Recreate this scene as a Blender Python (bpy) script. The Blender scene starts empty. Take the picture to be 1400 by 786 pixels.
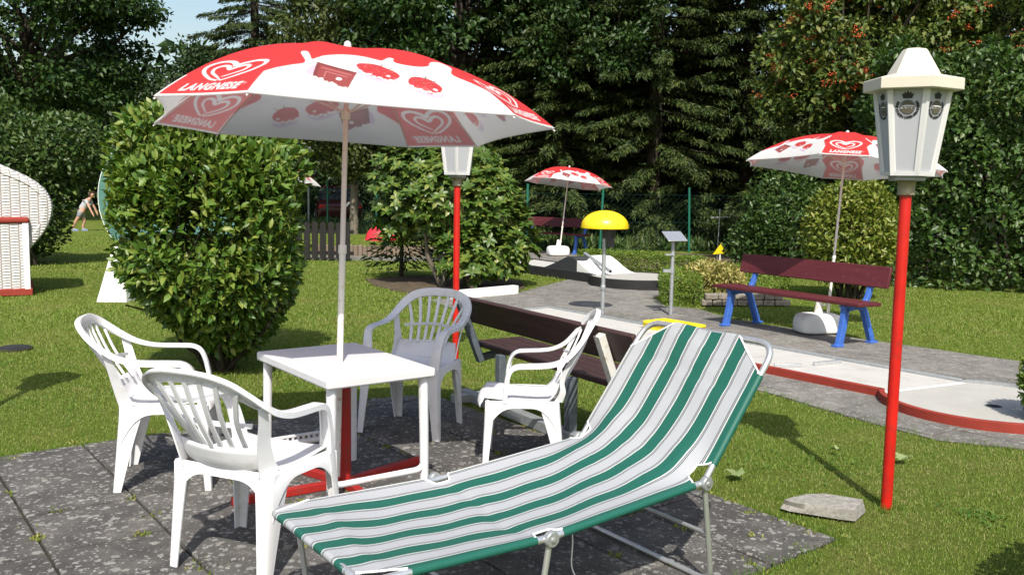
import bpy, bmesh, math, random
import numpy as np
from mathutils import Vector, Matrix
from mathutils.geometry import tessellate_polygon

S = bpy.context.scene
COL = S.collection
R = math.radians
PI = math.pi
random.seed(7)
rng = np.random.RandomState(11)

# ------------------------------------------------------------------ camera
cam = bpy.data.objects.new('camera', bpy.data.cameras.new('camera'))
COL.objects.link(cam)
cam.data.sensor_width = 36.0
cam.data.lens = 1270.0 / 1400.0 * 36.0
cam.data.clip_start = 0.05
cam.data.clip_end = 2000.0
cam.matrix_world = Matrix.Translation((0, 0, 1.62)) @ Matrix.Rotation(R(90 - 6.3), 4, 'X') @ Matrix.Rotation(0.017, 4, 'Z')
S.camera = cam

# ------------------------------------------------------------------ sky, sun, exposure
SUN_EL = R(49.8)
SUN_AZ = Vector((0.079, -0.997, 0)).normalized()
world = bpy.data.worlds.new('World')
S.world = world
world.use_nodes = True
wn = world.node_tree
bg = wn.nodes['Background']
sky = wn.nodes.new('ShaderNodeTexSky')
sky.sky_type = 'NISHITA'
sky.sun_disc = False
sky.sun_elevation = SUN_EL
sky.sun_rotation = math.atan2(SUN_AZ.x, SUN_AZ.y)
sky.air_density = 1.3
sky.dust_density = 2.5
sky.ozone_density = 1.0
wn.links.new(sky.outputs['Color'], bg.inputs['Color'])
bg.inputs['Strength'].default_value = 0.13
sun = bpy.data.objects.new('sun', bpy.data.lights.new('sun', 'SUN'))
COL.objects.link(sun)
sun.data.energy = 4.6
sun.data.angle = R(0.53)
sun.data.color = (1.0, 0.95, 0.86)
sd = Vector((SUN_AZ.x * math.cos(SUN_EL), SUN_AZ.y * math.cos(SUN_EL), math.sin(SUN_EL)))
sun.rotation_euler = sd.to_track_quat('Z', 'Y').to_euler()
S.view_settings.view_transform = 'Standard'
S.view_settings.look = 'None'
S.view_settings.exposure = 0.38
S.view_settings.gamma = 1.0
S.cycles.use_denoising = True
S.cycles.max_bounces = 8
S.cycles.transparent_max_bounces = 8

# ------------------------------------------------------------------ materials
class NT:
    def __init__(s, name):
        s.m = bpy.data.materials.new(name)
        s.m.use_nodes = True
        s.t = s.m.node_tree
        s.b = s.t.nodes['Principled BSDF']
        s.out = s.t.nodes['Material Output']
    def n(s, kind, **kw):
        x = s.t.nodes.new(kind)
        for k, v in kw.items(): setattr(x, k, v)
        return x
    def l(s, a, b): s.t.links.new(a, b)
    def pos(s, scale=(1, 1, 1), obj=False):
        mp = s.n('ShaderNodeMapping')
        mp.inputs['Scale'].default_value = scale
        if obj: s.l(s.n('ShaderNodeTexCoord').outputs['Object'], mp.inputs['Vector'])
        else: s.l(s.n('ShaderNodeNewGeometry').outputs['Position'], mp.inputs['Vector'])
        return mp.outputs['Vector']
    def noise(s, scale, detail=4, rough=0.55, vec=None, w=None):
        x = s.n('ShaderNodeTexNoise')
        x.inputs['Scale'].default_value = scale
        x.inputs['Detail'].default_value = detail
        x.inputs['Roughness'].default_value = rough
        if vec is not None: s.l(vec, x.inputs['Vector'])
        return x.outputs['Fac']
    def ramp(s, fac, stops, interp='LINEAR'):
        x = s.n('ShaderNodeValToRGB')
        e = x.color_ramp.elements
        x.color_ramp.interpolation = interp
        while len(e) < len(stops): e.new(0.5)
        for i, (p, c) in enumerate(stops):
            e[i].position = p
            e[i].color = c if len(c) == 4 else (*c, 1)
        s.l(fac, x.inputs['Fac'])
        return x.outputs['Color']
    def mix(s, fac, a, b, mode='MIX'):
        x = s.n('ShaderNodeMix', data_type='RGBA', blend_type=mode)
        for sock, v in ((x.inputs[0], fac), (x.inputs[6], a), (x.inputs[7], b)):
            if isinstance(v, (int, float)): sock.default_value = v
            elif isinstance(v, tuple): sock.default_value = (*v, 1)
            else: s.l(v, sock)
        return x.outputs[2]
    def math(s, op, a, b=0.0, c=None):
        x = s.n('ShaderNodeMath', operation=op)
        for i, v in enumerate((a, b, c)):
            if v is None: continue
            if isinstance(v, (int, float)): x.inputs[i].default_value = v
            else: s.l(v, x.inputs[i])
        return x.outputs[0]
    def bump(s, h, strength=0.3, dist=0.01):
        x = s.n('ShaderNodeBump')
        x.inputs['Strength'].default_value = strength
        x.inputs['Distance'].default_value = dist
        s.l(h, x.inputs['Height'])
        s.l(x.outputs['Normal'], s.b.inputs['Normal'])
    def set(s, color=None, rough=None, metal=None, spec=None, coat=None):
        if color is not None:
            if isinstance(color, tuple): s.b.inputs['Base Color'].default_value = (*color, 1)
            else: s.l(color, s.b.inputs['Base Color'])
        if rough is not None:
            if isinstance(rough, (int, float)): s.b.inputs['Roughness'].default_value = rough
            else: s.l(rough, s.b.inputs['Roughness'])
        if metal is not None: s.b.inputs['Metallic'].default_value = metal
        if spec is not None: s.b.inputs['Specular IOR Level'].default_value = spec
        if coat is not None: s.b.inputs['Coat Weight'].default_value = coat
        return s.m

def M_simple(name, c, rough=0.5, metal=0.0, var=0.12, scale=14, bump=0.0, bscale=80, spec=0.4, dirt=None, dirt_amt=0.5, dirt_scale=5):
    k = NT(name)
    v = k.pos()
    col = k.ramp(k.noise(scale, 5, 0.6, v), [(0.3, tuple(x * (1 - var) for x in c)), (0.7, tuple(min(1, x * (1 + var)) for x in c))])
    if dirt:
        f = k.ramp(k.noise(dirt_scale, 6, 0.65, v), [(0.55, (0, 0, 0)), (0.72, (1, 1, 1))])
        f2 = k.math('MULTIPLY', f, dirt_amt)
        col = k.mix(f2, col, dirt)
    k.set(col, rough, metal, spec)
    if bump: k.bump(k.noise(bscale, 4, 0.6, v), bump, 0.004)
    return k.m

def M_leaf(name, cols, rough=0.5, trans=0.28, spec=0.25, tcol=None):
    k = NT(name)
    g = k.n('ShaderNodeNewGeometry')
    st = [(i / max(1, len(cols) - 1), c) for i, c in enumerate(cols)]
    col = k.ramp(g.outputs['Random Per Island'], st)
    k.set(col, rough, 0, spec)
    tr = k.n('ShaderNodeBsdfTranslucent')
    k.l(k.mix(1.0, col, tcol or (1.0, 1.0, 0.45), 'MULTIPLY'), tr.inputs['Color'])
    ms = k.n('ShaderNodeMixShader')
    ms.inputs[0].default_value = trans
    k.l(k.b.outputs[0], ms.inputs[1]); k.l(tr.outputs[0], ms.inputs[2])
    k.l(ms.outputs[0], k.out.inputs['Surface'])
    return k.m

def M_cloth(name, c, tcol, trans, rough=0.75):
    k = NT(name)
    k.set(c, rough, 0, 0.2)
    tr = k.n('ShaderNodeBsdfTranslucent'); tr.inputs['Color'].default_value = (*tcol, 1)
    ms = k.n('ShaderNodeMixShader'); ms.inputs[0].default_value = trans
    k.l(k.b.outputs[0], ms.inputs[1]); k.l(tr.outputs[0], ms.inputs[2])
    k.l(ms.outputs[0], k.out.inputs['Surface'])
    return k.m

MAT = {}
# ground
k = NT('lawn turf'); v = k.pos()
c1 = k.ramp(k.noise(0.9, 6, 0.65, v), [(0.32, (0.155, 0.205, 0.034)), (0.5, (0.14, 0.20, 0.03)), (0.68, (0.225, 0.22, 0.062))])
c2 = k.ramp(k.noise(42, 6, 0.75, v), [(0.25, (0.35, 0.38, 0.3)), (0.6, (1, 1, 1)), (0.8, (1.3, 1.25, 1.1))])
k.set(k.mix(1.0, c1, c2, 'MULTIPLY'), 0.9, 0, 0.1); k.bump(k.noise(70, 5, 0.8, v), 0.9, 0.03); MAT['lawn'] = k.m
MAT['grass'] = M_leaf('grass blade', [(0.122, 0.198, 0.025), (0.182, 0.266, 0.038), (0.148, 0.23, 0.03), (0.238, 0.288, 0.06), (0.37, 0.345, 0.15)], 0.55, 0.36, 0.2)
k = NT('joint soil'); v = k.pos()
k.set(k.ramp(k.noise(9, 6, 0.7, v), [(0.35, (0.03, 0.028, 0.022)), (0.6, (0.06, 0.055, 0.042)), (0.72, (0.07, 0.085, 0.025))]), 0.95, 0, 0.1)
k.bump(k.noise(120, 4, 0.7, v), 0.8, 0.01); MAT['soil'] = k.m
k = NT('bed earth'); v = k.pos()
k.set(k.ramp(k.noise(12, 6, 0.7, v), [(0.3, (0.07, 0.052, 0.035)), (0.6, (0.16, 0.125, 0.085)), (0.75, (0.24, 0.2, 0.15))]), 0.95, 0, 0.1)
k.bump(k.noise(60, 5, 0.75, v), 1.0, 0.03); MAT['earth'] = k.m

def M_slab(name, dark, mid, light, lichen, amt):
    k = NT(name); v = k.pos()
    info = k.n('ShaderNodeObjectInfo')
    col = k.ramp(k.noise(5, 8, 0.68, v), [(0.28, dark), (0.52, mid), (0.75, light)])
    tone = k.math('MULTIPLY_ADD', info.outputs['Random'], 0.3, 0.85)
    cmb = k.n('ShaderNodeCombineColor')
    for i in range(3): k.l(tone, cmb.inputs[i])
    col = k.mix(1.0, col, cmb.outputs[0], 'MULTIPLY')
    # lichen: rounded pale spots of several sizes, patchy
    warp = k.n('ShaderNodeVectorMath', operation='MULTIPLY_ADD')
    nz = k.n('ShaderNodeTexNoise'); nz.inputs['Scale'].default_value = 45; k.l(v, nz.inputs['Vector'])
    k.l(nz.outputs['Color'], warp.inputs[0]); warp.inputs[1].default_value = (0.03, 0.03, 0); k.l(v, warp.inputs[2])
    tot = None
    rag = k.math('MULTIPLY_ADD', k.noise(90, 3, 0.7, v), 0.22, -0.11)
    for sc, thr in ((20, 0.50), (34, 0.50), (62, 0.48)):
        vo = k.n('ShaderNodeTexVoronoi'); vo.inputs['Scale'].default_value = sc; k.l(warp.outputs[0], vo.inputs['Vector'])
        sep = k.n('ShaderNodeSeparateColor'); k.l(vo.outputs['Color'], sep.inputs[0])
        size = k.math('MULTIPLY', k.math('POWER', sep.outputs[0], 1.7), thr)
        patch = k.math('GREATER_THAN', k.math('MULTIPLY_ADD', sep.outputs[1], 0.5, k.noise(1.7, 3, 0.6, v)), 1.0 - amt)
        edge = k.math('SUBTRACT', size, k.math('ADD', vo.outputs['Distance'], rag))
        sm = k.n('ShaderNodeMapRange', interpolation_type='SMOOTHSTEP'); k.l(edge, sm.inputs['Value']); sm.inputs['From Min'].default_value = 0.0; sm.inputs['From Max'].default_value = 0.09
        f = k.math('MULTIPLY', k.math('MULTIPLY', sm.outputs[0], patch), k.math('MULTIPLY_ADD', sep.outputs[2], 0.5, 0.5))
        tot = f if tot is None else k.math('MAXIMUM', tot, f)
    col = k.mix(k.math('MULTIPLY', tot, 0.74), col, lichen)
    g2 = k.ramp(k.noise(160, 3, 0.8, v), [(0.3, (0.72, 0.72, 0.72)), (0.7, (1.2, 1.2, 1.2))])
    col = k.mix(1.0, col, g2, 'MULTIPLY')
    k.set(col, 0.9, 0, 0.2)
    k.bump(k.math('ADD', k.noise(150, 4, 0.75, v), k.math('MULTIPLY', tot, 0.25)), 0.55, 0.006)
    return k.m
MAT['slab'] = M_slab('lichen concrete', (0.055, 0.052, 0.050), (0.098, 0.093, 0.088), (0.165, 0.152, 0.138), (0.37, 0.36, 0.335), 0.74)
MAT['pathslab'] = M_slab('worn path concrete', (0.112, 0.104, 0.093), (0.180, 0.170, 0.154), (0.262, 0.247, 0.224), (0.36, 0.35, 0.32), 0.46)

# plastics, metals, paints
MAT['plastic'] = M_simple('white garden plastic', (0.68, 0.68, 0.695), 0.4, 0, 0.045, 3, 0.12, 160, 0.4, (0.44, 0.43, 0.38), 0.6, 7)
k = NT('white laminate'); v = k.pos(obj=True)
gr = k.noise(6, 5, 0.7, k.pos((60, 3, 3), obj=True))
k.set(k.mix(k.math('MULTIPLY', k.ramp(k.noise(3, 6, 0.65, v), [(0.6, (0, 0, 0)), (0.8, (1, 1, 1))]), 0.25), k.ramp(gr, [(0.3, (0.56, 0.55, 0.565)), (0.7, (0.64, 0.635, 0.645))]), (0.5, 0.42, 0.3)), 0.42, 0, 0.4)
k.bump(gr, 0.08, 0.002); MAT['table'] = k.m
MAT['red_paint'] = M_simple('red gloss paint', (0.50, 0.012, 0.008), 0.36, 0, 0.16, 6, 0.12, 40, 0.5, (0.16, 0.03, 0.02), 0.65, 16)
MAT['red_stand'] = M_simple('dull red stand paint', (0.33, 0.018, 0.014), 0.5, 0, 0.15, 9, 0.1, 60, 0.4, (0.14, 0.05, 0.03), 0.7, 14)
MAT['red_board'] = M_simple('weathered red board paint', (0.26, 0.036, 0.024), 0.7, 0, 0.12, 7, 0.15, 60, 0.25, (0.20, 0.05, 0.03), 0.5, 11)
MAT['cream'] = M_simple('cream plastic', (0.60, 0.555, 0.46), 0.42, 0, 0.03, 6, 0.04, 120, 0.4, (0.58, 0.52, 0.4), 0.35, 7)
MAT['lamp_frame'] = M_simple('white lamp plastic', (0.60, 0.595, 0.59), 0.4, 0, 0.03, 6, 0.03, 120, 0.4, (0.55, 0.53, 0.46), 0.3, 8)
MAT['lamp_pane'] = M_cloth('opal lamp pane', (0.58, 0.59, 0.62), (0.75, 0.77, 0.82), 0.35, 0.35)
MAT['black_print'] = M_simple('black print', (0.018, 0.018, 0.018), 0.5, 0, 0.1, 20)
MAT['olive_print'] = M_simple('dark olive print', (0.10, 0.09, 0.06), 0.5, 0, 0.1, 20)
MAT['brass'] = M_simple('weathered brass sleeve', (0.27, 0.235, 0.15), 0.5, 0.45, 0.15, 30, 0.1, 90, 0.4, (0.12, 0.11, 0.09), 0.5, 12)
MAT['alu'] = M_simple('aluminium tube', (0.62, 0.63, 0.64), 0.34, 0.75, 0.08, 30, 0.05, 150, 0.5, (0.35, 0.35, 0.34), 0.4, 20)
MAT['galv'] = M_simple('galvanised steel', (0.36, 0.38, 0.39), 0.5, 0.45, 0.14, 25, 0.08, 80, 0.4, (0.22, 0.22, 0.21), 0.5, 10)
MAT['galv_dark'] = M_simple('painted grey steel', (0.10, 0.12, 0.14), 0.55, 0.1, 0.15, 25, 0.08, 80, 0.4, (0.2, 0.21, 0.22), 0.5, 16)
MAT['white_worn'] = M_simple('chipped white paint on steel', (0.62, 0.61, 0.57), 0.55, 0, 0.06, 9, 0.1, 60, 0.35, (0.22, 0.09, 0.045), 0.95, 16)
MAT['zinc_disc'] = M_simple('zinc hinge disc', (0.42, 0.44, 0.44), 0.36, 0.6, 0.12, 60, 0.1, 100)
MAT['pole_white'] = M_simple('white pole enamel', (0.70, 0.67, 0.62), 0.42, 0, 0.04, 12, 0.04, 80, 0.4, (0.33, 0.13, 0.06), 0.8, 24)
MAT['pole_grey'] = M_simple('grey inner pole', (0.66, 0.60, 0.58), 0.42, 0.0, 0.05, 12)
MAT['white_paint'] = M_simple('white masonry paint', (0.76, 0.755, 0.73), 0.7, 0, 0.05, 8, 0.2, 60, 0.3, (0.42, 0.42, 0.36), 0.5, 6)
MAT['blue'] = M_simple('blue cast iron paint', (0.045, 0.13, 0.46), 0.42, 0, 0.12, 12, 0.12, 70, 0.45, (0.03, 0.06, 0.2), 0.5, 14)
MAT['yellow'] = M_simple('yellow plastic', (0.82, 0.58, 0.012), 0.33, 0, 0.06, 6, 0.05, 90, 0.5, (0.6, 0.42, 0.05), 0.35, 9)
MAT['yellow_crate'] = M_simple('yellow crate plastic', (0.78, 0.6, 0.02), 0.45, 0, 0.08, 8)
MAT['dark_box'] = M_simple('dark fitting', (0.035, 0.035, 0.04), 0.5, 0, 0.1, 20)
MAT['wire'] = M_simple('dull green wire', (0.008, 0.045, 0.032), 0.6, 0, 0.12, 20)
MAT['green_metal'] = M_simple('green fence coating', (0.012, 0.13, 0.085), 0.5, 0, 0.12, 20)
MAT['teal'] = M_simple('teal board paint', (0.07, 0.17, 0.145), 0.6, 0, 0.1, 6)

def M_wood(name, a, b, rough=0.55, axis=0, bump=0.25, fleck=None, spec=0.3):
    k = NT(name)
    sc = [14, 14, 14]; sc[axis] = 0.9
    v = k.pos(tuple(sc), obj=True)
    f = k.noise(2.0, 6, 0.7, v)
    col = k.ramp(f, [(0.3, a), (0.7, b)])
    if fleck:
        col = k.mix(k.math('MULTIPLY', k.ramp(k.noise(7, 6, 0.75, k.pos((3, 3, 3), obj=True)), [(0.58, (0, 0, 0)), (0.66, (1, 1, 1))]), 0.6), col, fleck)
    k.set(col, rough, 0, spec); k.bump(f, bump, 0.004)
    return k.m
MAT['burgundy'] = M_wood('burgundy bench paint', (0.075, 0.013, 0.018), (0.115, 0.022, 0.028), 0.5, 0, 0.3, (0.16, 0.06, 0.06))
MAT['brown_seat'] = M_wood('dark brown bench stain', (0.034, 0.016, 0.015), (0.062, 0.031, 0.028), 0.5, 0, 0.35, (0.09, 0.056, 0.05))
MAT['picket'] = M_wood('dark tarred pickets', (0.010, 0.009, 0.009), (0.022, 0.020, 0.018), 0.8, 2, 0.4)
MAT['palisade'] = M_wood('grey palisade timber', (0.14, 0.105, 0.075), (0.27, 0.21, 0.155), 0.85, 2, 0.5)
k = NT('bark'); v = k.pos((6, 6, 1.6)); f = k.noise(4, 7, 0.75, v)
k.set(k.ramp(f, [(0.3, (0.022, 0.018, 0.014)), (0.62, (0.07, 0.056, 0.043)), (0.75, (0.13, 0.11, 0.088))]), 0.9, 0, 0.15); k.bump(f, 0.9, 0.03); MAT['bark'] = k.m
k = NT('pale bark'); v = k.pos((6, 6, 1.6)); f = k.noise(5, 7, 0.75, v)
k.set(k.ramp(f, [(0.3, (0.07, 0.06, 0.045)), (0.6, (0.2, 0.175, 0.14)), (0.75, (0.34, 0.31, 0.26))]), 0.9, 0, 0.15); k.bump(f, 0.8, 0.02); MAT['bark_pale'] = k.m
k = NT('broken concrete'); v = k.pos(); f = k.noise(30, 7, 0.75, v)
k.set(k.ramp(f, [(0.3, (0.17, 0.16, 0.145)), (0.6, (0.33, 0.315, 0.285)), (0.78, (0.42, 0.405, 0.37))]), 0.92, 0, 0.15); k.bump(f, 0.6, 0.012); MAT['concrete'] = k.m
k = NT('edging stone'); v = k.pos(); f = k.noise(14, 7, 0.75, v)
k.set(k.ramp(f, [(0.3, (0.12, 0.105, 0.085)), (0.6, (0.27, 0.24, 0.2)), (0.78, (0.36, 0.33, 0.28))]), 0.92, 0, 0.15); k.bump(f, 0.7, 0.02); MAT['stone'] = k.m
k = NT('lane surface'); v = k.pos(); f = k.noise(4, 8, 0.7, v)
k.set(k.mix(0.35, k.ramp(f, [(0.3, (0.35, 0.335, 0.30)), (0.45, (0.46, 0.445, 0.415)), (0.7, (0.51, 0.495, 0.465))]), k.ramp(k.noise(120, 4, 0.7, v), [(0.3, (0.32, 0.31, 0.28)), (0.7, (0.53, 0.52, 0.49))])), 0.75, 0, 0.25); k.bump(k.noise(200, 3, 0.7, v), 0.15, 0.002); MAT['lane'] = k.m
k = NT('lane putting circle'); v = k.pos(); f = k.noise(5, 8, 0.7, v)
k.set(k.mix(0.35, k.ramp(f, [(0.3, (0.34, 0.33, 0.30)), (0.7, (0.43, 0.42, 0.385))]), k.ramp(k.noise(120, 4, 0.7, v), [(0.3, (0.3, 0.29, 0.26)), (0.7, (0.48, 0.46, 0.43))])), 0.8, 0, 0.25); k.bump(k.noise(200, 3, 0.7, v), 0.15, 0.002); MAT['lane_circle'] = k.m
MAT['lane_dark'] = M_simple('dark grey lane paint', (0.04, 0.043, 0.047), 0.75, 0, 0.15, 8, 0.1, 80, 0.25)
MAT['black'] = M_simple('black kerb paint', (0.022, 0.022, 0.023), 0.7, 0, 0.15, 12, 0.1, 80, 0.25)

# umbrella cloth: printed outside, pale lining inside; the print is drawn further down
def M_print(name, img, inner):
    k = NT(name)
    tx = k.n('ShaderNodeTexImage'); tx.image = img; tx.extension = 'EXTEND'
    uv = k.n('ShaderNodeUVMap'); k.l(uv.outputs['UV'], tx.inputs['Vector'])
    col = tx.outputs['Color']
    wv = k.ramp(k.noise(5, 4, 0.6, k.pos(obj=True)), [(0.3, (0.94, 0.94, 0.94)), (0.7, (1, 1, 1))])
    col = k.mix(1.0, col, wv, 'MULTIPLY')
    thru = k.mix(0.60, col, (0.86, 0.85, 0.86))
    k.set(k.mix(0.55, col, (0.62, 0.61, 0.61)) if inner else col, 0.75, 0, 0.2)
    tr = k.n('ShaderNodeBsdfTranslucent'); k.l(thru, tr.inputs['Color'])
    ms = k.n('ShaderNodeMixShader'); ms.inputs[0].default_value = 0.60 if inner else 0.50
    k.l(k.b.outputs[0], ms.inputs[1]); k.l(tr.outputs[0], ms.inputs[2]); k.l(ms.outputs[0], k.out.inputs['Surface'])
    return k.m

# lounger cloth: stripes run along the bed, uv.x = place across the width
k = NT('striped lounger cloth')
uv = k.n('ShaderNodeUVMap'); sp = k.n('ShaderNodeSeparateXYZ'); k.l(uv.outputs['UV'], sp.inputs[0])
x = k.math('MULTIPLY_ADD', sp.outputs['X'], 1 / 0.2095, -0.125 / 0.2095 + 8)
fr = k.math('FRACT', x)
def band(a, b): return k.math('MULTIPLY', k.math('GREATER_THAN', fr, a), k.math('LESS_THAN', fr, b))
lines = k.math('MAXIMUM', k.math('MAXIMUM', band(0.440, 0.462), band(0.486, 0.508)), k.math('MAXIMUM', band(0.930, 0.953), band(0.882, 0.905)))
halo = k.math('MAXIMUM', band(0.40, 0.440), band(0.948, 1.0))
green = k.math('MULTIPLY', k.math('LESS_THAN', fr, 0.40), k.math('GREATER_THAN', sp.outputs['X'], 0.05))
wv = k.noise(420, 2, 0.6, k.pos(obj=True))
whitec = k.ramp(wv, [(0.3, (0.36, 0.37, 0.39)), (0.7, (0.44, 0.45, 0.475))])
greenc = k.ramp(wv, [(0.3, (0.010, 0.092, 0.066)), (0.7, (0.018, 0.130, 0.096))])
c = k.mix(halo, whitec, (0.56, 0.57, 0.56)); c = k.mix(lines, c, (0.03, 0.05, 0.045)); c = k.mix(green, c, greenc)
k.set(c, 0.5, 0, 0.35)
tr = k.n('ShaderNodeBsdfTranslucent'); k.l(c, tr.inputs['Color']); ms = k.n('ShaderNodeMixShader'); ms.inputs[0].default_value = 0.12
k.l(k.b.outputs[0], ms.inputs[1]); k.l(tr.outputs[0], ms.inputs[2]); k.l(ms.outputs[0], k.out.inputs['Surface'])
k.bump(wv, 0.12, 0.002); MAT['stripe'] = k.m
MAT['piping'] = M_simple('white cloth piping', (0.74, 0.74, 0.74), 0.6, 0, 0.03, 30)

# wicker: woven strands over upright stakes
k = NT('white wicker'); v = k.pos(obj=True); sp = k.n('ShaderNodeSeparateXYZ'); k.l(v, sp.inputs[0])
a = k.math('MULTIPLY_ADD', k.math('ADD', sp.outputs['X'], sp.outputs['Y']), 9.0, 40.0)
ph = k.math('MULTIPLY', k.math('FLOOR', a), 0.5)
row = k.math('FRACT', k.math('ADD', k.math('MULTIPLY', sp.outputs['Z'], 26.0), ph))
colx = k.math('FRACT', a)
hx = k.math('SINE', k.math('MULTIPLY', colx, PI)); hz = k.math('SINE', k.math('MULTIPLY', row, PI))
h = k.math('MULTIPLY', hx, hz)
nz_ = k.noise(20, 3, 0.6, v)
gap = k.math('LESS_THAN', h, 0.16)
k.set(k.mix(k.math('MULTIPLY', gap, 0.75), k.ramp(nz_, [(0.3, (0.56, 0.54, 0.52)), (0.7, (0.70, 0.68, 0.66))]), (0.16, 0.13, 0.12)), 0.6, 0, 0.3)
k.bump(h, 0.9, 0.012); MAT['wicker'] = k.m

# foliage
MAT['laurel'] = M_leaf('laurel leaf', [(0.04, 0.10, 0.013), (0.075, 0.155, 0.019), (0.055, 0.125, 0.015), (0.11, 0.195, 0.026), (0.14, 0.21, 0.03), (0.22, 0.255, 0.045), (0.06, 0.135, 0.016)], 0.42, 0.25, 0.4)
MAT['rhodo'] = M_leaf('rhododendron leaf', [(0.04, 0.09, 0.014), (0.075, 0.135, 0.02), (0.055, 0.11, 0.016), (0.115, 0.17, 0.026), (0.20, 0.225, 0.045)], 0.4, 0.22, 0.4)
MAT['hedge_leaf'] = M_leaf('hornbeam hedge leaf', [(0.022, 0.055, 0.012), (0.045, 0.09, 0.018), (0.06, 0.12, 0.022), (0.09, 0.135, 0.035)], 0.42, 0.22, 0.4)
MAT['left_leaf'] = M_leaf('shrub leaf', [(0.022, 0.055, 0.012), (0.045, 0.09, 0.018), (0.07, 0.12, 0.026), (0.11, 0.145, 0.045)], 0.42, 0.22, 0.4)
MAT['round_leaf'] = M_leaf('round shrub leaf', [(0.07, 0.12, 0.014), (0.13, 0.185, 0.022), (0.19, 0.225, 0.035), (0.25, 0.255, 0.05)], 0.4, 0.25, 0.35)
MAT['box_leaf'] = M_leaf('box hedge leaf', [(0.08, 0.15, 0.016), (0.14, 0.22, 0.026), (0.20, 0.27, 0.036)], 0.4, 0.25, 0.35)
MAT['gold_leaf'] = M_leaf('variegated leaf', [(0.12, 0.15, 0.03), (0.38, 0.33, 0.10), (0.50, 0.43, 0.17), (0.24, 0.24, 0.06)], 0.45, 0.25, 0.3)
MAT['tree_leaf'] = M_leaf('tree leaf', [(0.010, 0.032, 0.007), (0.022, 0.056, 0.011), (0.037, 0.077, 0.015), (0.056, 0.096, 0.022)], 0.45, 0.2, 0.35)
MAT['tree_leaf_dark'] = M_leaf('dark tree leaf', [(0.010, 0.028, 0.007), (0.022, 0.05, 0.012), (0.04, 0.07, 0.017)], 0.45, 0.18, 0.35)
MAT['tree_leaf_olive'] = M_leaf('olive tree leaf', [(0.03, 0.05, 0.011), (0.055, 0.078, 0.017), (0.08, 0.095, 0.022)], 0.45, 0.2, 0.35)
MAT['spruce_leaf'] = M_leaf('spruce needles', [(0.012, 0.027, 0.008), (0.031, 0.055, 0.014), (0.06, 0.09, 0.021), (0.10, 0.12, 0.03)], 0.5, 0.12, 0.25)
MAT['rowan_leaf'] = M_leaf('rowan leaf', [(0.025, 0.055, 0.011), (0.06, 0.10, 0.017), (0.105, 0.145, 0.027), (0.17, 0.18, 0.045)], 0.45, 0.22, 0.3)
MAT['berry'] = M_leaf('rowan berry', [(0.36, 0.05, 0.014), (0.50, 0.10, 0.02), (0.42, 0.07, 0.015)], 0.35, 0.0, 0.5)
MAT['dry_grass'] = M_leaf('dry grass blade', [(0.26, 0.25, 0.09), (0.36, 0.33, 0.14), (0.22, 0.25, 0.06)], 0.6, 0.3, 0.2)
MAT['tuft'] = M_leaf('long grass blade', [(0.08, 0.17, 0.02), (0.13, 0.23, 0.03), (0.2, 0.26, 0.05)], 0.5, 0.36, 0.25)
MAT['clover'] = M_leaf('clover leaf', [(0.05, 0.14, 0.02), (0.09, 0.19, 0.03), (0.12, 0.22, 0.04)], 0.5, 0.3, 0.25)
MAT['weed'] = M_leaf('weed', [(0.10, 0.17, 0.02), (0.2, 0.24, 0.04), (0.3, 0.28, 0.08)], 0.5, 0.25, 0.3)
MAT['dry_leaf'] = M_leaf('fallen leaf', [(0.20, 0.27, 0.10), (0.26, 0.30, 0.14)], 0.55, 0.15, 0.3)

# ------------------------------------------------------------------ helpers
def tag(o, label=None, cat=None, group=None, kind=None):
    if label: o['label'] = label
    if cat: o['category'] = cat
    if group: o['group'] = group
    if kind: o['kind'] = kind
    return o

def thing(name, label, cat, loc=(0, 0, 0), rz=0.0, group=None):
    o = bpy.data.objects.new(name, None); COL.objects.link(o)
    o.empty_display_size = 0.1
    o.location = loc; o.rotation_euler = (0, 0, rz)
    return tag(o, label, cat, group)

def link(name, me, mat=None, parent=None):
    o = bpy.data.objects.new(name, me); COL.objects.link(o)
    if mat is not None and not me.materials: me.materials.append(MAT[mat] if isinstance(mat, str) else mat)
    if parent is not None: o.parent = parent
    return o

def smooth(me, ang=35):
    me.polygons.foreach_set('use_smooth', np.ones(len(me.polygons), bool))
    me.set_sharp_from_angle(angle=R(ang))

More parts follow.
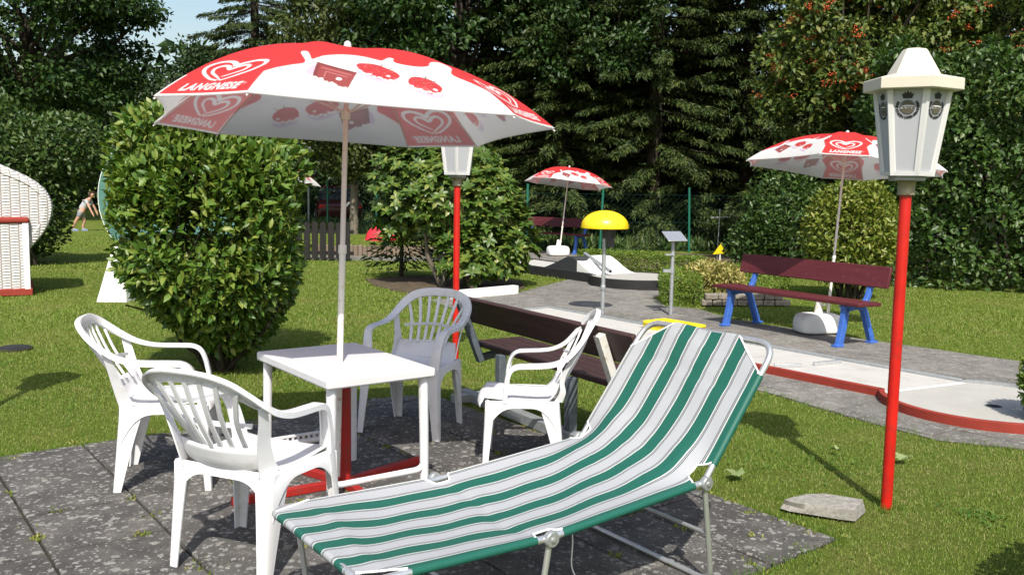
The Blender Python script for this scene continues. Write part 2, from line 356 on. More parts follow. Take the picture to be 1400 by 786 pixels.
class MB:
    """collects shapes that make ONE part"""
    def __init__(s): s.v = []; s.f = []; s.mi = []; s.cur = 0
    def add(s, vs, fs):
        o = len(s.v); s.v += [tuple(q) for q in vs]; s.f += [tuple(i + o for i in f) for f in fs]; s.mi += [s.cur] * len(fs)
        return s
    def box(s, c, d, m=None):
        hx, hy, hz = d[0] / 2, d[1] / 2, d[2] / 2
        vs = [Vector((x * hx, y * hy, z * hz)) for x in (-1, 1) for y in (-1, 1) for z in (-1, 1)]
        if m is not None: vs = [m @ q for q in vs]
        c = Vector(c)
        return s.add([q + c for q in vs], [(0, 1, 3, 2), (4, 6, 7, 5), (0, 4, 5, 1), (2, 3, 7, 6), (0, 2, 6, 4), (1, 5, 7, 3)])
    def bar(s, a, b, w, h, up=(0, 0, 1)):
        a, b = Vector(a), Vector(b); t = (b - a); L = t.length; t.normalize()
        x = t.cross(Vector(up)); x.normalize(); u = x.cross(t)
        m = Matrix((x, t, u)).transposed()
        return s.box((a + b) / 2, (w, L, h), m)
    def loft(s, rings, cap=True, close=True):
        n = len(rings[0]); vs = [q for r in rings for q in r]; fs = []
        for i in range(len(rings) - 1):
            for j in range(n if close else n - 1):
                k2 = (j + 1) % n
                fs.append((i * n + j, i * n + k2, (i + 1) * n + k2, (i + 1) * n + j))
        if cap: fs.append(tuple(range(n))[::-1]); fs.append(tuple((len(rings) - 1) * n + j for j in range(n)))
        return s.add(vs, fs)
    def tube(s, pts, r, seg=10, cap=True):
        pts = [Vector(p) for p in pts]; n = len(pts)
        rr = r if isinstance(r, (list, tuple)) else [r] * n
        T = [((pts[min(i + 1, n - 1)] - pts[max(i - 1, 0)]).normalized()) for i in range(n)]
        up = Vector((0, 0, 1)) if abs(T[0].z) < 0.9 else Vector((1, 0, 0))
        x = T[0].cross(up).normalized(); rings = []
        for i in range(n):
            x = (x - T[i] * x.dot(T[i])).normalized(); y = T[i].cross(x)
            rings.append([pts[i] + (x * math.cos(2 * PI * k / seg) + y * math.sin(2 * PI * k / seg)) * rr[i] for k in range(seg)])
        return s.loft(rings, cap)
    def lathe(s, prof, seg=24, c=(0, 0, 0), cap=True, rot=0.0, m=None):
        rings = []
        for r, z in prof:
            rg = [Vector((r * math.cos(2 * PI * k / seg + rot), r * math.sin(2 * PI * k / seg + rot), z)) for k in range(seg)]
            if m is not None: rg = [m @ q for q in rg]
            rings.append([q + Vector(c) for q in rg])
        return s.loft(rings, cap)
    def prism(s, poly, z0, z1):
        n = len(poly)
        return s.loft([[(x, y, z0) for x, y in poly], [(x, y, z1) for x, y in poly]])
    def sweep(s, pts, W, N, prof, sc=None):
        rings = []
        for i, p in enumerate(pts):
            k = sc[i] if sc else 1.0
            rings.append([Vector(p) + Vector(W[i]) * (w * k) + Vector(N[i]) * n_ for w, n_ in prof])
        return s.loft(rings)
    def mesh(s, name):
        me = bpy.data.meshes.new(name); me.from_pydata(s.v, [], s.f); me.update()
        return me
    def build(s, name, mat, parent=None, sm=35, bevel=0.0, fixn=True):
        me = s.mesh(name)
        if fixn:
            bm = bmesh.new(); bm.from_mesh(me); bmesh.ops.recalc_face_normals(bm, faces=bm.faces); bm.to_mesh(me); bm.free()
        mats = mat if isinstance(mat, (list, tuple)) else [mat]
        for q in mats: me.materials.append(MAT[q])
        if len(mats) > 1: me.polygons.foreach_set('material_index', s.mi)
        if sm: smooth(me, sm)
        o = link(name, me, None, parent)
        if bevel:
            b = o.modifiers.new('bevel', 'BEVEL'); b.width = bevel; b.segments = 2; b.limit_method = 'ANGLE'; b.angle_limit = R(40)
        return o

def fillet(pts, r, n=6):
    pts = [Vector(p) for p in pts]; out = [pts[0]]
    rr = r if isinstance(r, (list, tuple)) else [r] * len(pts)
    for i in range(1, len(pts) - 1):
        a, b, c = pts[i - 1], pts[i], pts[i + 1]
        d1 = (a - b); d2 = (c - b); k = min(rr[i], d1.length * 0.49, d2.length * 0.49)
        p0 = b + d1.normalized() * k; p1 = b + d2.normalized() * k
        for j in range(n + 1):
            t = j / n; out.append(p0 * (1 - t) ** 2 + b * 2 * t * (1 - t) + p1 * t * t)
    out.append(pts[-1]); return out

def np_mesh(name, V, F):
    V = np.asarray(V, np.float32).reshape(-1, 3); F = np.asarray(F, np.int32)
    me = bpy.data.meshes.new(name); n, k = F.shape
    me.vertices.add(len(V)); me.vertices.foreach_set('co', V.ravel())
    me.loops.add(n * k); me.loops.foreach_set('vertex_index', F.ravel())
    me.polygons.add(n); me.polygons.foreach_set('loop_start', np.arange(0, n * k, k, dtype=np.int32))
    me.update(calc_edges=True)
    return me

def unit(a): return a / np.maximum(np.linalg.norm(a, axis=-1, keepdims=True), 1e-9)

def leaves(P, D, N, L, wr, fold=0.18, droop=0.15, full=True):
    """leaf blades: P base, D axis, N face normal; returns V, F (each leaf is an island)"""
    D = unit(D); X = unit(np.cross(D, N)); N = np.cross(X, D); L = np.asarray(L).reshape(-1, 1)
    w = L * wr
    b = P; t = P + D * L - N * (L * droop); m = P + D * L * 0.5
    l = P + D * L * 0.45 - X * w * 0.5 + N * (w * fold); r = P + D * L * 0.45 + X * w * 0.5 + N * (w * fold)
    n = len(P)
    if full:
        l1 = P + D * L * 0.26 - X * w * 0.42 + N * (w * fold); r1 = P + D * L * 0.26 + X * w * 0.42 + N * (w * fold)
        l2 = P + D * L * 0.62 - X * w * 0.45 + N * (w * fold * .8 - L * droop * .3); r2 = P + D * L * 0.62 + X * w * 0.45 + N * (w * fold * .8 - L * droop * .3)
        m1 = P + D * L * 0.26; m2 = P + D * L * 0.62 - N * (L * droop * .3)
        V = np.stack([b, r1, r2, t, l2, l1, m1, m2], 1).reshape(-1, 3); o = (np.arange(n) * 8)[:, None]
        F = np.concatenate([o + np.array([q]) for q in ([0, 1, 6], [1, 2, 7], [1, 7, 6], [2, 3, 7], [3, 4, 7], [4, 5, 6], [4, 6, 7], [5, 0, 6])], 0)
    else:
        V = np.stack([b, r, t, l], 1).reshape(-1, 3); o = (np.arange(n) * 4)[:, None]
        F = np.concatenate([o + np.array([[0, 1, 2]]), o + np.array([[0, 2, 3]])], 0)
    return V, F

def join(parts):
    Vs, Fs, o = [], [], 0
    for V, F in parts: Vs.append(V); Fs.append(F + o); o += len(V)
    return np.concatenate(Vs), np.concatenate(Fs)

def rdir(n): return unit(rng.normal(size=(n, 3)))

def lumpy(D, k=9, amp=0.18, seed=0):
    """radius factor over directions: a few bumps and hollows"""
    r = np.random.RandomState(seed); c = unit(r.normal(size=(k, 3))); a = r.uniform(-amp, amp, k)
    return 1 + (np.exp(3.5 * (D @ c.T - 1)) * a).sum(1)

def shell_leaves(n, centre, rad, L, wr, seed=0, amp=0.2, thick=0.3, out=0.7, up=0.3, zmin=-1.0, full=True, Lvar=0.3, squash=None):
    D = rdir(n); D = D[D[:, 2] > zmin]; n = len(D)
    f = lumpy(D, 14, amp, seed) * (1 - thick * rng.random_sample(n) ** 1.6)
    P = np.array(centre) + D * f[:, None] * np.array(rad)
    if squash is not None: P = squash(P)
    ax = unit(D * out + rng.normal(size=(n, 3)) * 0.75 + np.array([0, 0, up]))
    nn = unit(D * 0.6 + np.array([0, 0, 0.6]) + rng.normal(size=(n, 3)) * 0.55)
    ln = L * rng.uniform(1 - Lvar, 1 + Lvar, n)
    return leaves(P, ax, nn, ln, wr, full=full)

def branchwork(mb, base, tips, r0, r1, seed=0, sag=0.0, bend=0.15):
    r = random.Random(seed)
    for t in tips:
        a, b = Vector(base), Vector(t); d = (b - a).length
        m1 = a.lerp(b, 0.33) + Vector((r.uniform(-1, 1), r.uniform(-1, 1), r.uniform(0, 1.2))) * d * bend
        m2 = a.lerp(b, 0.68) + Vector((r.uniform(-1, 1), r.uniform(-1, 1), r.uniform(-.3, .8))) * d * bend
        mb.tube([a, m1, m2, b], [r0, r0 * .75 + r1 * .25, r0 * .4 + r1 * .6, r1], 6)

def clip_poly(subject, cell):
    """Sutherland-Hodgman: subject polygon clipped by a convex CCW cell"""
    out = list(subject)
    for i in range(len(cell)):
        a, b = cell[i], cell[(i + 1) % len(cell)]
        ex, ey = b[0] - a[0], b[1] - a[1]
        def side(p): return ex * (p[1] - a[1]) - ey * (p[0] - a[0])
        new = []
        for j in range(len(out)):
            p, q = out[j], out[(j + 1) % len(out)]; sp_, sq = side(p), side(q)
            if sp_ >= 0: new.append(p)
            if (sp_ >= 0) != (sq >= 0):
                t = sp_ / (sp_ - sq); new.append((p[0] + (q[0] - p[0]) * t, p[1] + (q[1] - p[1]) * t))
        out = new
        if not out: break
    res = []
    for p in out:
        if not res or (p[0] - res[-1][0]) ** 2 + (p[1] - res[-1][1]) ** 2 > 1e-5: res.append(p)
    return res

def area(p): return 0.5 * sum(p[i][0] * p[(i + 1) % len(p)][1] - p[(i + 1) % len(p)][0] * p[i][1] for i in range(len(p)))

def inside(px, py, poly):
    px = np.asarray(px); py = np.asarray(py); c = np.zeros(len(px), bool); n = len(poly)
    for i in range(n):
        x1, y1 = poly[i]; x2, y2 = poly[(i + 1) % n]
        k = ((y1 > py) != (y2 > py)) & (px < (x2 - x1) * (py - y1) / (y2 - y1 + 1e-12) + x1)
        c ^= k
    return c

def paving(parent, poly, ax, ay, ou, ov, su, sv, mat, z, gap=0.008, chip=0.004, seed=1, stagger=0.0):
    """one object per slab: grid along ax/ay, clipped to poly; joints stay open"""
    r = random.Random(seed)
    if area(poly) < 0: poly = poly[::-1]
    us = [p[0] * ax[0] + p[1] * ax[1] for p in poly]; vs = [p[0] * ay[0] + p[1] * ay[1] for p in poly]
    for i in range(math.floor((min(us) - ou) / su), math.ceil((max(us) - ou) / su)):
        for j in range(math.floor((min(vs) - ov) / sv) - 1, math.ceil((max(vs) - ov) / sv)):
            u0 = ou + i * su; v0 = ov + (j + (stagger if i % 2 else 0)) * sv
            g_ = gap / 2
            cs = [(u0 + g_, v0 + g_), (u0 + su - g_, v0 + g_), (u0 + su - g_, v0 + sv - g_), (u0 + g_, v0 + sv - g_)]
            cell = [(a * ax[0] + b * ay[0], a * ax[1] + b * ay[1]) for a, b in cs]
            if area(cell) < 0: cell = cell[::-1]
            q = clip_poly(poly, cell)
            if len(q) < 3 or abs(area(q)) < 0.012: continue
            cx = sum(p[0] for p in q) / len(q); cy = sum(p[1] for p in q) / len(q)
            dz = r.uniform(-0.0035, 0.0035); tx, ty = r.uniform(-.006, .006), r.uniform(-.006, .006)
            top = [(x - cx, y - cy, z + dz + tx * (x - cx) + ty * (y - cy)) for x, y in q]
            k = 1 - chip * 2
            tin = [(x * k, y * k, zz) for x, y, zz in top]
            n = len(q)
            mb = MB(); mb.add([(x, y, -0.05) for x, y, _ in top] + [(x, y, zz - chip) for x, y, zz in top] + tin,
                              [(a, (a + 1) % n, n + (a + 1) % n, n + a) for a in range(n)] + [(n + a, n + (a + 1) % n, 2 * n + (a + 1) % n, 2 * n + a) for a in range(n)] + [tuple(range(2 * n, 3 * n))])
            o = mb.build('paving_slab', mat, parent, sm=0)
            o.location = (cx, cy, 0)

def copy_tree(o, parent=None):
    c = o.copy(); COL.objects.link(c)
    if parent is not None: c.parent = parent
    for ch in list(o.children): copy_tree(ch, c)
    return c

def text2d(txt, size, shear=0.0, bold=0.0, space=1.0):
    cu = bpy.data.curves.new('print', 'FONT'); cu.body = txt; cu.size = size; cu.align_x = 'CENTER'; cu.shear = shear
    cu.offset = bold; cu.resolution_u = 3; cu.space_character = space; cu.dimensions = '2D'; cu.fill_mode = 'BOTH'
    ob = bpy.data.objects.new('print', cu); COL.objects.link(ob)
    dg = bpy.context.evaluated_depsgraph_get()
    me = bpy.data.meshes.new_from_object(ob.evaluated_get(dg))
    V = [(v.co.x, v.co.y) for v in me.vertices]; F = [tuple(p.vertices) for p in me.polygons]
    bpy.data.objects.remove(ob); bpy.data.meshes.remove(me); bpy.data.curves.remove(cu)
    return V, F

def ribbon(pts, widths):
    V, F = [], []; n = len(pts)
    for i, p in enumerate(pts):
        a = pts[max(i - 1, 0)]; b = pts[min(i + 1, n - 1)]
        dx, dy = b[0] - a[0], b[1] - a[1]; L = math.hypot(dx, dy) or 1; nx, ny = -dy / L, dx / L; w = widths[i] / 2
        V += [(p[0] + nx * w, p[1] + ny * w), (p[0] - nx * w, p[1] - ny * w)]
        if i: F.append((2 * i - 2, 2 * i - 1, 2 * i + 1, 2 * i))
    return V, F

def catmull(pts, n=8):
    out = []
    for i in range(len(pts) - 1):
        p0 = pts[max(i - 1, 0)]; p1 = pts[i]; p2 = pts[i + 1]; p3 = pts[min(i + 2, len(pts) - 1)]
        for j in range(n):
            t = j / n
            out.append(tuple(0.5 * (2 * b + (c - a) * t + (2 * a - 5 * b + 4 * c - d) * t * t + (3 * b - a - 3 * c + d) * t ** 3) for a, b, c, d in zip(p0, p1, p2, p3)))
    out.append(tuple(pts[-1])); return out

# ------------------------------------------------------------------ ground, patio, path
U = (0.60, -0.80); VV = (0.80, 0.60)               # patio joints
UL = (0.61, -0.7924); NL = (0.7924, 0.61)           # lanes and path
def uv(u, v, a=U, b=VV): return (u * a[0] + v * b[0], u * a[1] + v * b[1])
me = np_mesh('lawn', [(-250, -30, 0), (250, -30, 0), (250, 400, 0), (-250, 400, 0)], [(0, 1, 2, 3)])
tag(link('lawn', me, 'lawn'), kind='structure')
patio_poly = [uv(-5.93, -1.6), uv(-5.93, 2.6), uv(-6.08, 3.2), uv(-5.95, 3.74), uv(-2.42, 3.74), uv(-2.38, 2.9), uv(-2.42, 2.0), uv(-2.40, -1.6)]
mb = MB(); mb.prism(patio_poly, -0.05, 0.004); patio = mb.build('patio', 'soil', None, 0); tag(patio, kind='structure')
paving(patio, patio_poly, U, VV, -3.72, 0.72, 0.53, 0.5, 'slab', 0.018, 0.014, 0.005, 3)
path_poly = [(6.5, 4.6), (7.5, 7.4), (6.0, 8.1), (4.92, 8.85), (4.0, 9.85), (3.3, 10.75), (2.75, 11.35), (2.5, 12.3), (2.1, 12.6), (2.1, 13.6), (2.75, 15.0), (3.3, 16.7),
             (1.9, 18.2), (1.35, 18.9), (2.3, 21.0), (1.7, 22.0), (0.1, 23.4), (-0.7, 22.0), (-0.9, 20.0), (-0.45, 18.1), (-0.1, 17.7), (1.0, 16.05), (0.35, 14.5), (0.03, 13.75), (-0.62, 13.1), (-1.15, 12.9), (-0.95, 12.3), (0.2, 10.45), (1.1, 8.85), (2.1, 7.2), (2.44, 6.52), (2.8, 5.95), (3.3, 5.75), (4.5, 5.1)]
mb = MB(); mb.prism(path_poly, -0.05, 0.0045); path = mb.build('path', 'soil', None, 0); tag(path, kind='structure')
paving(path, path_poly, UL, NL, 0.13, 0.21, 0.8, 0.6, 'pathslab', 0.012, 0.006, 0.002, 5, 0.5)
bed_poly = [(-2.45, 15.45), (-2.2, 14.6), (-1.78, 13.9), (-1.2, 13.35), (-0.62, 13.2), (0.05, 13.85), (0.2, 14.6), (0.15, 15.6), (-0.6, 16.3), (-1.8, 16.15)]
mb = MB(); mb.prism(bed_poly, -0.05, 0.02); tag(mb.build('flower_bed', 'earth', None, 0), kind='structure')
soil2 = [(1.75, 18.7), (2.6, 18.0), (3.6, 17.4), (5.2, 18.2), (6.5, 19.0), (6.2, 22.0), (4.0, 23.0), (2.4, 22.2)]
mb = MB(); mb.prism(soil2, -0.05, 0.014); tag(mb.build('bare_soil', 'earth', None, 0), kind='structure')

def blades(n, x0, x1, y0, y1, h, w, mode):
    P = np.stack([rng.uniform(x0, x1, n), rng.uniform(y0, y1, n), np.zeros(n)], 1)
    keep = (np.abs(P[:, 0]) < P[:, 1] * 0.60 + 0.5)
    for poly in (patio_in, path_in, bed_in, soil2): keep &= ~inside(P[:, 0], P[:, 1], poly)
    P = P[keep]; n = len(P)
    a = rng.uniform(0, 2 * PI, n); D = np.stack([np.cos(a) * .7, np.sin(a) * .7, rng.uniform(.45, 1.4, n)], 1)
    hh = h * rng.uniform(.45, 1.25, n) * (0.8 + 0.5 * (np.sin(P[:, 0] * 2.3 + np.sin(P[:, 1] * 1.9)) * .5 + .5))
    X = np.stack([-np.sin(a), np.cos(a), np.zeros(n)], 1) * w / 2
    tip = P + unit(D) * hh[:, None]
    V = np.stack([P - X, P + X, tip], 1).reshape(-1, 3)
    return V, np.arange(3 * n).reshape(n, 3)
def shrink(poly, d):
    cx = sum(p[0] for p in poly) / len(poly); cy = sum(p[1] for p in poly) / len(poly)
    return [(p[0] + (cx - p[0]) * d, p[1] + (cy - p[1]) * d) for p in poly]
patio_in = shrink(patio_poly, 0.012); path_in = shrink(path_poly, 0.004); bed_in = bed_poly
gp = [blades(210000, -4.2, 4.2, 3.2, 6.6, 0.020, 0.0040, 0), blades(240000, -6.5, 6.5, 6.4, 10.5, 0.022, 0.006, 0), blades(150000, -9.5, 9.5, 10.3, 16, 0.028, 0.010, 0), blades(90000, -15, 15, 15.8, 27, 0.036, 0.018, 0)]
V, F = join(gp)
tag(link('grass', np_mesh('grass', V, F), 'grass'), kind='stuff')

def clumps(spots, per, spread, h, w):
    P = np.repeat(np.array(spots, float), per, 0); P = np.concatenate([P + rng.normal(size=P.shape) * spread, np.zeros((len(P), 1))], 1)
    keep = ~inside(P[:, 0], P[:, 1], patio_in2) & ~inside(P[:, 0], P[:, 1], path_in2); P = P[keep]; n = len(P)
    D = rng.normal(size=(n, 3)) * .5; D[:, 2] = 1
    a = rng.uniform(0, 2 * PI, n); X = np.stack([np.cos(a), np.sin(a), a * 0], 1) * w / 2
    T_ = P + unit(D) * (h * rng.uniform(.4, 1.3, n))[:, None]; return np.stack([P - X, P + X, T_], 1).reshape(-1, 3), np.arange(3 * n).reshape(n, 3)
patio_in2, path_in2 = shrink(patio_poly, .03), shrink(path_poly, .02)
def along(poly, step, jit):
    out = []
    for (x0, y0), (x1, y1) in zip(poly, poly[1:] + poly[:1]):
        L = math.hypot(x1 - x0, y1 - y0)
        for k in range(int(L / step)): f = random.random(); out.append((x0 + (x1 - x0) * f + random.gauss(0, jit), y0 + (y1 - y0) * f + random.gauss(0, jit)))
    return [q for q in out if 3 < q[1] < 15 and abs(q[0]) < q[1] * .6]
spots = along(patio_poly, .035, .03) + along(path_poly, .06, .03) + [(1.942 + random.gauss(0, .05), 4.626 + random.gauss(0, .05)) for q in range(16)] + [(-.49 + random.gauss(0, .05), 8.1 + random.gauss(0, .05)) for q in range(10)] + [(random.uniform(-6, 6), random.uniform(4, 11)) for q in range(420)]
tag(link('grass_tufts', np_mesh('grass_tufts', *clumps(spots, 16, .022, .042, .0045)), 'tuft'), kind='stuff')
spots = []
for q in range(60):
    cx, cy = random.uniform(-6, 6), random.uniform(3.6, 12); s_ = random.uniform(.08, .4)
    spots += [(cx + random.gauss(0, s_), cy + random.gauss(0, s_)) for k in range(60)]
tag(link('dry_grass', np_mesh('dry_grass', *clumps(spots, 9, .02, .020, .004)), 'dry_grass'), kind='stuff')
P = []
for q in range(70):
    cx, cy = random.uniform(-5, 5), random.uniform(3.6, 11); s_ = random.uniform(.05, .22)
    P += [(cx + random.gauss(0, s_), cy + random.gauss(0, s_), random.uniform(.012, .024)) for k in range(110)]
P = np.array(P); P = P[~inside(P[:, 0], P[:, 1], patio_in2) & ~inside(P[:, 0], P[:, 1], path_in2)]; n = len(P); D = rng.normal(size=(n, 3)); D[:, 2] *= .25
tag(link('clover', np_mesh('clover', *leaves(P, D, np.tile([0, 0, 1.], (n, 1)) + rng.normal(size=(n, 3)) * .3, rng.uniform(.010, .022, n), .8, full=False)), 'clover'), kind='stuff')

# moss and weeds along the joints and the edge of the patio
P = []
for q in range(190):
    if q % 3 == 0: u, v = -3.72 + 0.53 * random.randint(-4, 2) + random.gauss(0, .008), random.uniform(0.2, 3.7)
    elif q % 3 == 1: u, v = random.uniform(-5.9, -2.4), 0.72 + 0.5 * random.randint(-1, 6) + random.gauss(0, .008)
    else: u, v = random.choice([(-5.93 + random.gauss(0, .05), random.uniform(0, 3.7)), (random.uniform(-5.9, -2.4), 3.74 + random.gauss(0, .05)), (-2.41 + random.gauss(0, .05), random.uniform(1.2, 3.7))])
    x, y = uv(u, v)
    for t in range(random.choice([3, 5, 16, 30])): P.append((x + random.gauss(0, .018), y + random.gauss(0, .018), 0.008))
P = np.array(P); n = len(P)
D = rdir(n); D[:, 2] = np.abs(D[:, 2]) + .5
V, F = leaves(P, D, rdir(n), rng.uniform(.012, .035, n), 0.35, full=False)
tag(link('joint_weeds', np_mesh('joint_weeds', V, F), 'weed'), kind='stuff')

# ------------------------------------------------------------------ garden chairs
def make_chair(top=0.885, arm=0.675, lean=0.41, nsl=7, slim=0.0):
    t = thing('garden_chair', 'x', 'chair')
    dz = top - 0.885; da = arm - 0.675
    half = [(0.268, .205, .435), (0.272, .198, .50), (0.277, .178, .585), (0.283, .150, .645 + da), (.286, .105, .672 + da), (.288, .04, .677 + da), (.289, -.06, .680 + da),
            (.288, -.13, .688 + da), (.284, -.20, .712 + da), (.275, -.265, .752 + (da + dz) / 2), (.255, -.325, .800 + dz * .8), (.212, -.372, .846 + dz), (.15, -.398, .872 + dz), (.075, -.408, .883 + dz), (0, -.410, .885 + dz)]
    ls = (lean - 0.41)
    half = [(x, y - ls * max(0, (z - .7) / .185), z) for x, y, z in half]
    if slim:   # the other model: arms set back, taller and leaner back
        half = [(.268, .125, .435), (.272, .122, .50), (.277, .112, .585), (.283, .092, .640), (.286, .05, .667), (.288, -.02, .673), (.289, -.10, .677), (.288, -.17, .689), (.282, -.235, .724), (.268, -.290, .785), (.245, -.335, .850), (.205, -.375, .915), (.15, -.405, .955), (.075, -.420, .977), (0, -.425, .985)]
    W = [(-1, 0, 0)] * 8 + [(-1, 0, -.12), (-.95, .05, -.32), (-.8, .18, -.6), (-.5, .3, -.82), (-.25, .36, -.9), (-.1, .38, -.92), (0, .38, -.92)]
    N = [(0, 1, .1), (0, 1, .25), (0, .95, .4), (0, .75, .7), (0, .3, 1), (0, .05, 1), (0, .03, 1), (0, .12, 1), (.05, .3, .95), (.1, .55, .8), (.12, .8, .5), (.08, .9, .4), (.04, .92, .38), (.0, .92, .38), (0, .92, .38)]
    sc = [1.45, 1.3, 1.15, 1.0, .98, .95, .95, .97, 1.0, 1.05, 1.1, 1.15, 1.15, 1.12, 1.1]
    full = [half, W, N, sc]
    pts = half + [(-x, y, z) for x, y, z in half[:-1][::-1]]
    Wf = W + [(-a, b, c) for a, b, c in W[:-1][::-1]]; Nf = N + [(-a, b, c) for a, b, c in N[:-1][::-1]]; scf = sc + sc[:-1][::-1]
    pts3 = catmull(pts, 4); Wf = [unit(np.array(q)) for q in catmull(Wf, 4)]; Nf = [np.array(q) for q in catmull(Nf, 4)]; scf = [q[0] for q in catmull([(q,) for q in scf], 4)]
    Tn = [unit(np.array(pts3[min(i + 1, len(pts3) - 1)]) - np.array(pts3[max(i - 1, 0)])) for i in range(len(pts3))]
    Wf = [unit(w - tt * (w @ tt)) for w, tt in zip(Wf, Tn)]
    Nf = [unit(q - tt * (q @ tt) - w * (q @ w)) for q, tt, w in zip(Nf, Tn, Wf)]
    prof = [(0, 0), (.004, .004), (.046, .004), (.051, 0), (.051, -.012), (.045, -.012), (.045, -.003), (.007, -.003), (.007, -.024), (0, -.024)]
    mb = MB(); mb.sweep(pts3, Wf, Nf, prof, scf); mb.build('arm_and_back_rim', 'plastic', t, 40)
    # seat: dished sheet with rolled front, rising into the lower back panel
    nx, rows = 17, []
    fw = .03 * slim; pk = 10 if slim else 9
    prof_y = [(.252, .405), (.258, .425), (.250, .443), (.225, .450), (.17, .446), (.10, .438), (.02, .431), (-.07, .427), (-.14, .428), (-.185, .437), (-.212, .458), (-.226, .490), (-.238, .520), (-.250, .548)]
    V = []
    for k, (y, z) in enumerate(prof_y):
        hw = .232 if k < 8 else .232 - (k - 8) * .005
        y += fw * max(0, 1 - k / 6)
        for i in range(nx):
            s_ = -1 + 2 * i / (nx - 1); e = abs(s_) ** 4
            yy = y + (0.055 * s_ * s_ if k > 9 else 0.055 * s_ * s_ * max(0, k - 6) / 3.5) - (0.02 * s_ ** 4 if k < 3 else 0)
            V.append((hw * s_, yy, z + (.014 * e if 2 < k < 11 else 0) - (0.006 * s_ * s_ if k < 3 else 0)))
    n = len(prof_y); Fc = [(k * nx + i, k * nx + i + 1, (k + 1) * nx + i + 1, (k + 1) * nx + i) for k in range(n - 1) for i in range(nx - 1)]
    mb = MB(); mb.add(V, Fc); o = mb.build('seat', 'plastic', t, 60, fixn=False)
    sm_ = o.modifiers.new('thick', 'SOLIDIFY'); sm_.thickness = .006; sm_.offset = 1
    # apron: strip under the seat edge, arched between the legs
    mb = MB(); out = [(-.246, -.198), (.246, -.198), (.262, .224), (-.262, .224)]
    for a in range(4):
        p, q = out[a], out[(a + 1) % 4]; L = math.hypot(q[0] - p[0], q[1] - p[1]); dx, dy = (q[0] - p[0]) / L, (q[1] - p[1]) / L; nx_, ny_ = dy, -dx
        rings = []
        for i in range(25):
            f = i / 24; d = min(f, 1 - f) * L
            low = .404 - (.150 * max(0, 1 - d / .165) ** 2.4)
            if a == 2: low -= .0
            x, y = p[0] + dx * L * f, p[1] + dy * L * f
            rings.append([(x * .90, y * .93, .443), (x - nx_ * .004, y - ny_ * .004, .446), (x + nx_ * .004, y + ny_ * .004, .436), (x + nx_ * .009, y + ny_ * .009, low), (x + nx_ * .003, y + ny_ * .003, low), (x - nx_ * .006, y - ny_ * .006, .43)])
        mb.loft(rings)
    mb.build('apron', 'plastic', t, 50)
    # legs: angle-section shells that taper to the floor
    def leg(sx, top_c, bot_c, ax, ay, bx, by, z0, front):
        mb = MB(); rings = []
        for k in range(9):
            f = k / 8; g_ = f ** 0.75
            cx = top_c[0] + (bot_c[0] - top_c[0]) * f; cy = top_c[1] + (bot_c[1] - top_c[1]) * f
            a = ax + (bx - ax) * g_; b = ay + (by - ay) * g_; z = z0 * (1 - f); th = .007; r = .022 * (1 - .4 * f)
            sy = 1 if front else -1
            P = [(-a, 0), (-a + .3 * (a - r), 0), (-r, 0), (-r * .3, -r * .3), (0, -r), (0, -b * .6 - r * .4), (0, -b), (-th, -b), (-th, -r), (-r * .3 - th * .7, -r * .3 - th * .7), (-r, -th), (-a, -th)]
            rings.append([(sx * (cx + p[0]), cy + sy * p[1], z) for p in P])
        mb.loft(rings); return mb.build('leg', 'plastic', t, 40)
    for s_ in (1, -1):
        leg(s_, (.268, .230), (.290, .245), .085, .062, .043, .034, .440, True)
        leg(s_, (.252, -.204), (.250, -.245), .085, .130, .044, .040, .440, False)
    # slats fan from the lower panel to the rim, with a cross rail; outer posts join rim and seat
    up = catmull([p for p in half if p[2] > .70], 10)
    def rim_at(x):
        best = min(up, key=lambda p: abs(p[0] - abs(x))); return Vector((x, best[1] + .012, best[2] - .045))
    for i in range(nsl):
        f = (i - (nsl - 1) / 2) / ((nsl - 1) / 2)
        b = Vector((.125 * f, -.243 + .05 * f * f, .535)); e = rim_at(.215 * f)
        c = b.lerp(e, .5) + Vector((-.012 * f * abs(f), -.012, 0)); path = catmull([tuple(b), tuple(c), tuple(e)], 5)
        mb = MB(); mb.sweep(path, [(1, 0, 0)] * len(path), [(0, .9, .4)] * len(path), [(-.0105, 0), (-.008, .003), (.008, .003), (.0105, 0), (.0105, -.007), (-.0105, -.007)])
        mb.build('slat', 'plastic', t, 40)
    mb = MB(); cr = [(.185 * q, -.287 - ls * .3 + .062 * q * q, .655 + dz * .4 - .012 * abs(q)) for q in np.linspace(-1, 1, 13)]
    mb.sweep(cr, [(0, .3, 1)] * 13, [(0, 1, 0)] * 13, [(-.009, -.003), (.009, -.003), (.009, -.009), (-.009, -.009)]); mb.build('cross_rail', 'plastic', t, 40)
    for s_ in (1, -1):
        pth = catmull([(.214 * s_, -.165 - .03 * slim, .440), (.216 * s_, -.190 - .03 * slim, .50), (.226 * s_, -.215, .58), tuple((Vector((.226 * s_, -.215, .58)) + Vector((half[pk][0] * s_ - .012 * s_, half[pk][1], half[pk][2] - .012))) / 2 + Vector((0, .004, 0))), (half[pk][0] * s_ - .016 * s_, half[pk][1] + .004, half[pk][2] - .016)], 5)
        n_ = len(pth); mb = MB()
        mb.sweep(pth, [unit(np.array((.45 * s_, .9, .25)))] * n_, [unit(np.array((-s_ * .9, .45, 0)))] * n_, [(-.034, 0), (.030, 0), (.030, -.007), (-.034, -.007)], [(1.5 - .95 * (i / (n_ - 1)) ** .6) * (1 - .45 * slim) for i in range(n_)])
        mb.build('back_post', 'plastic', t, 40)
    return t
CG = 'white plastic chairs round the table'
ch = make_chair()
ch.location = (-1.839, 4.899, 0.02); ch.rotation_euler.z = -1.354
ch['label'] = 'white plastic chair in full sun left of the table, side on to the viewer'; ch['group'] = CG
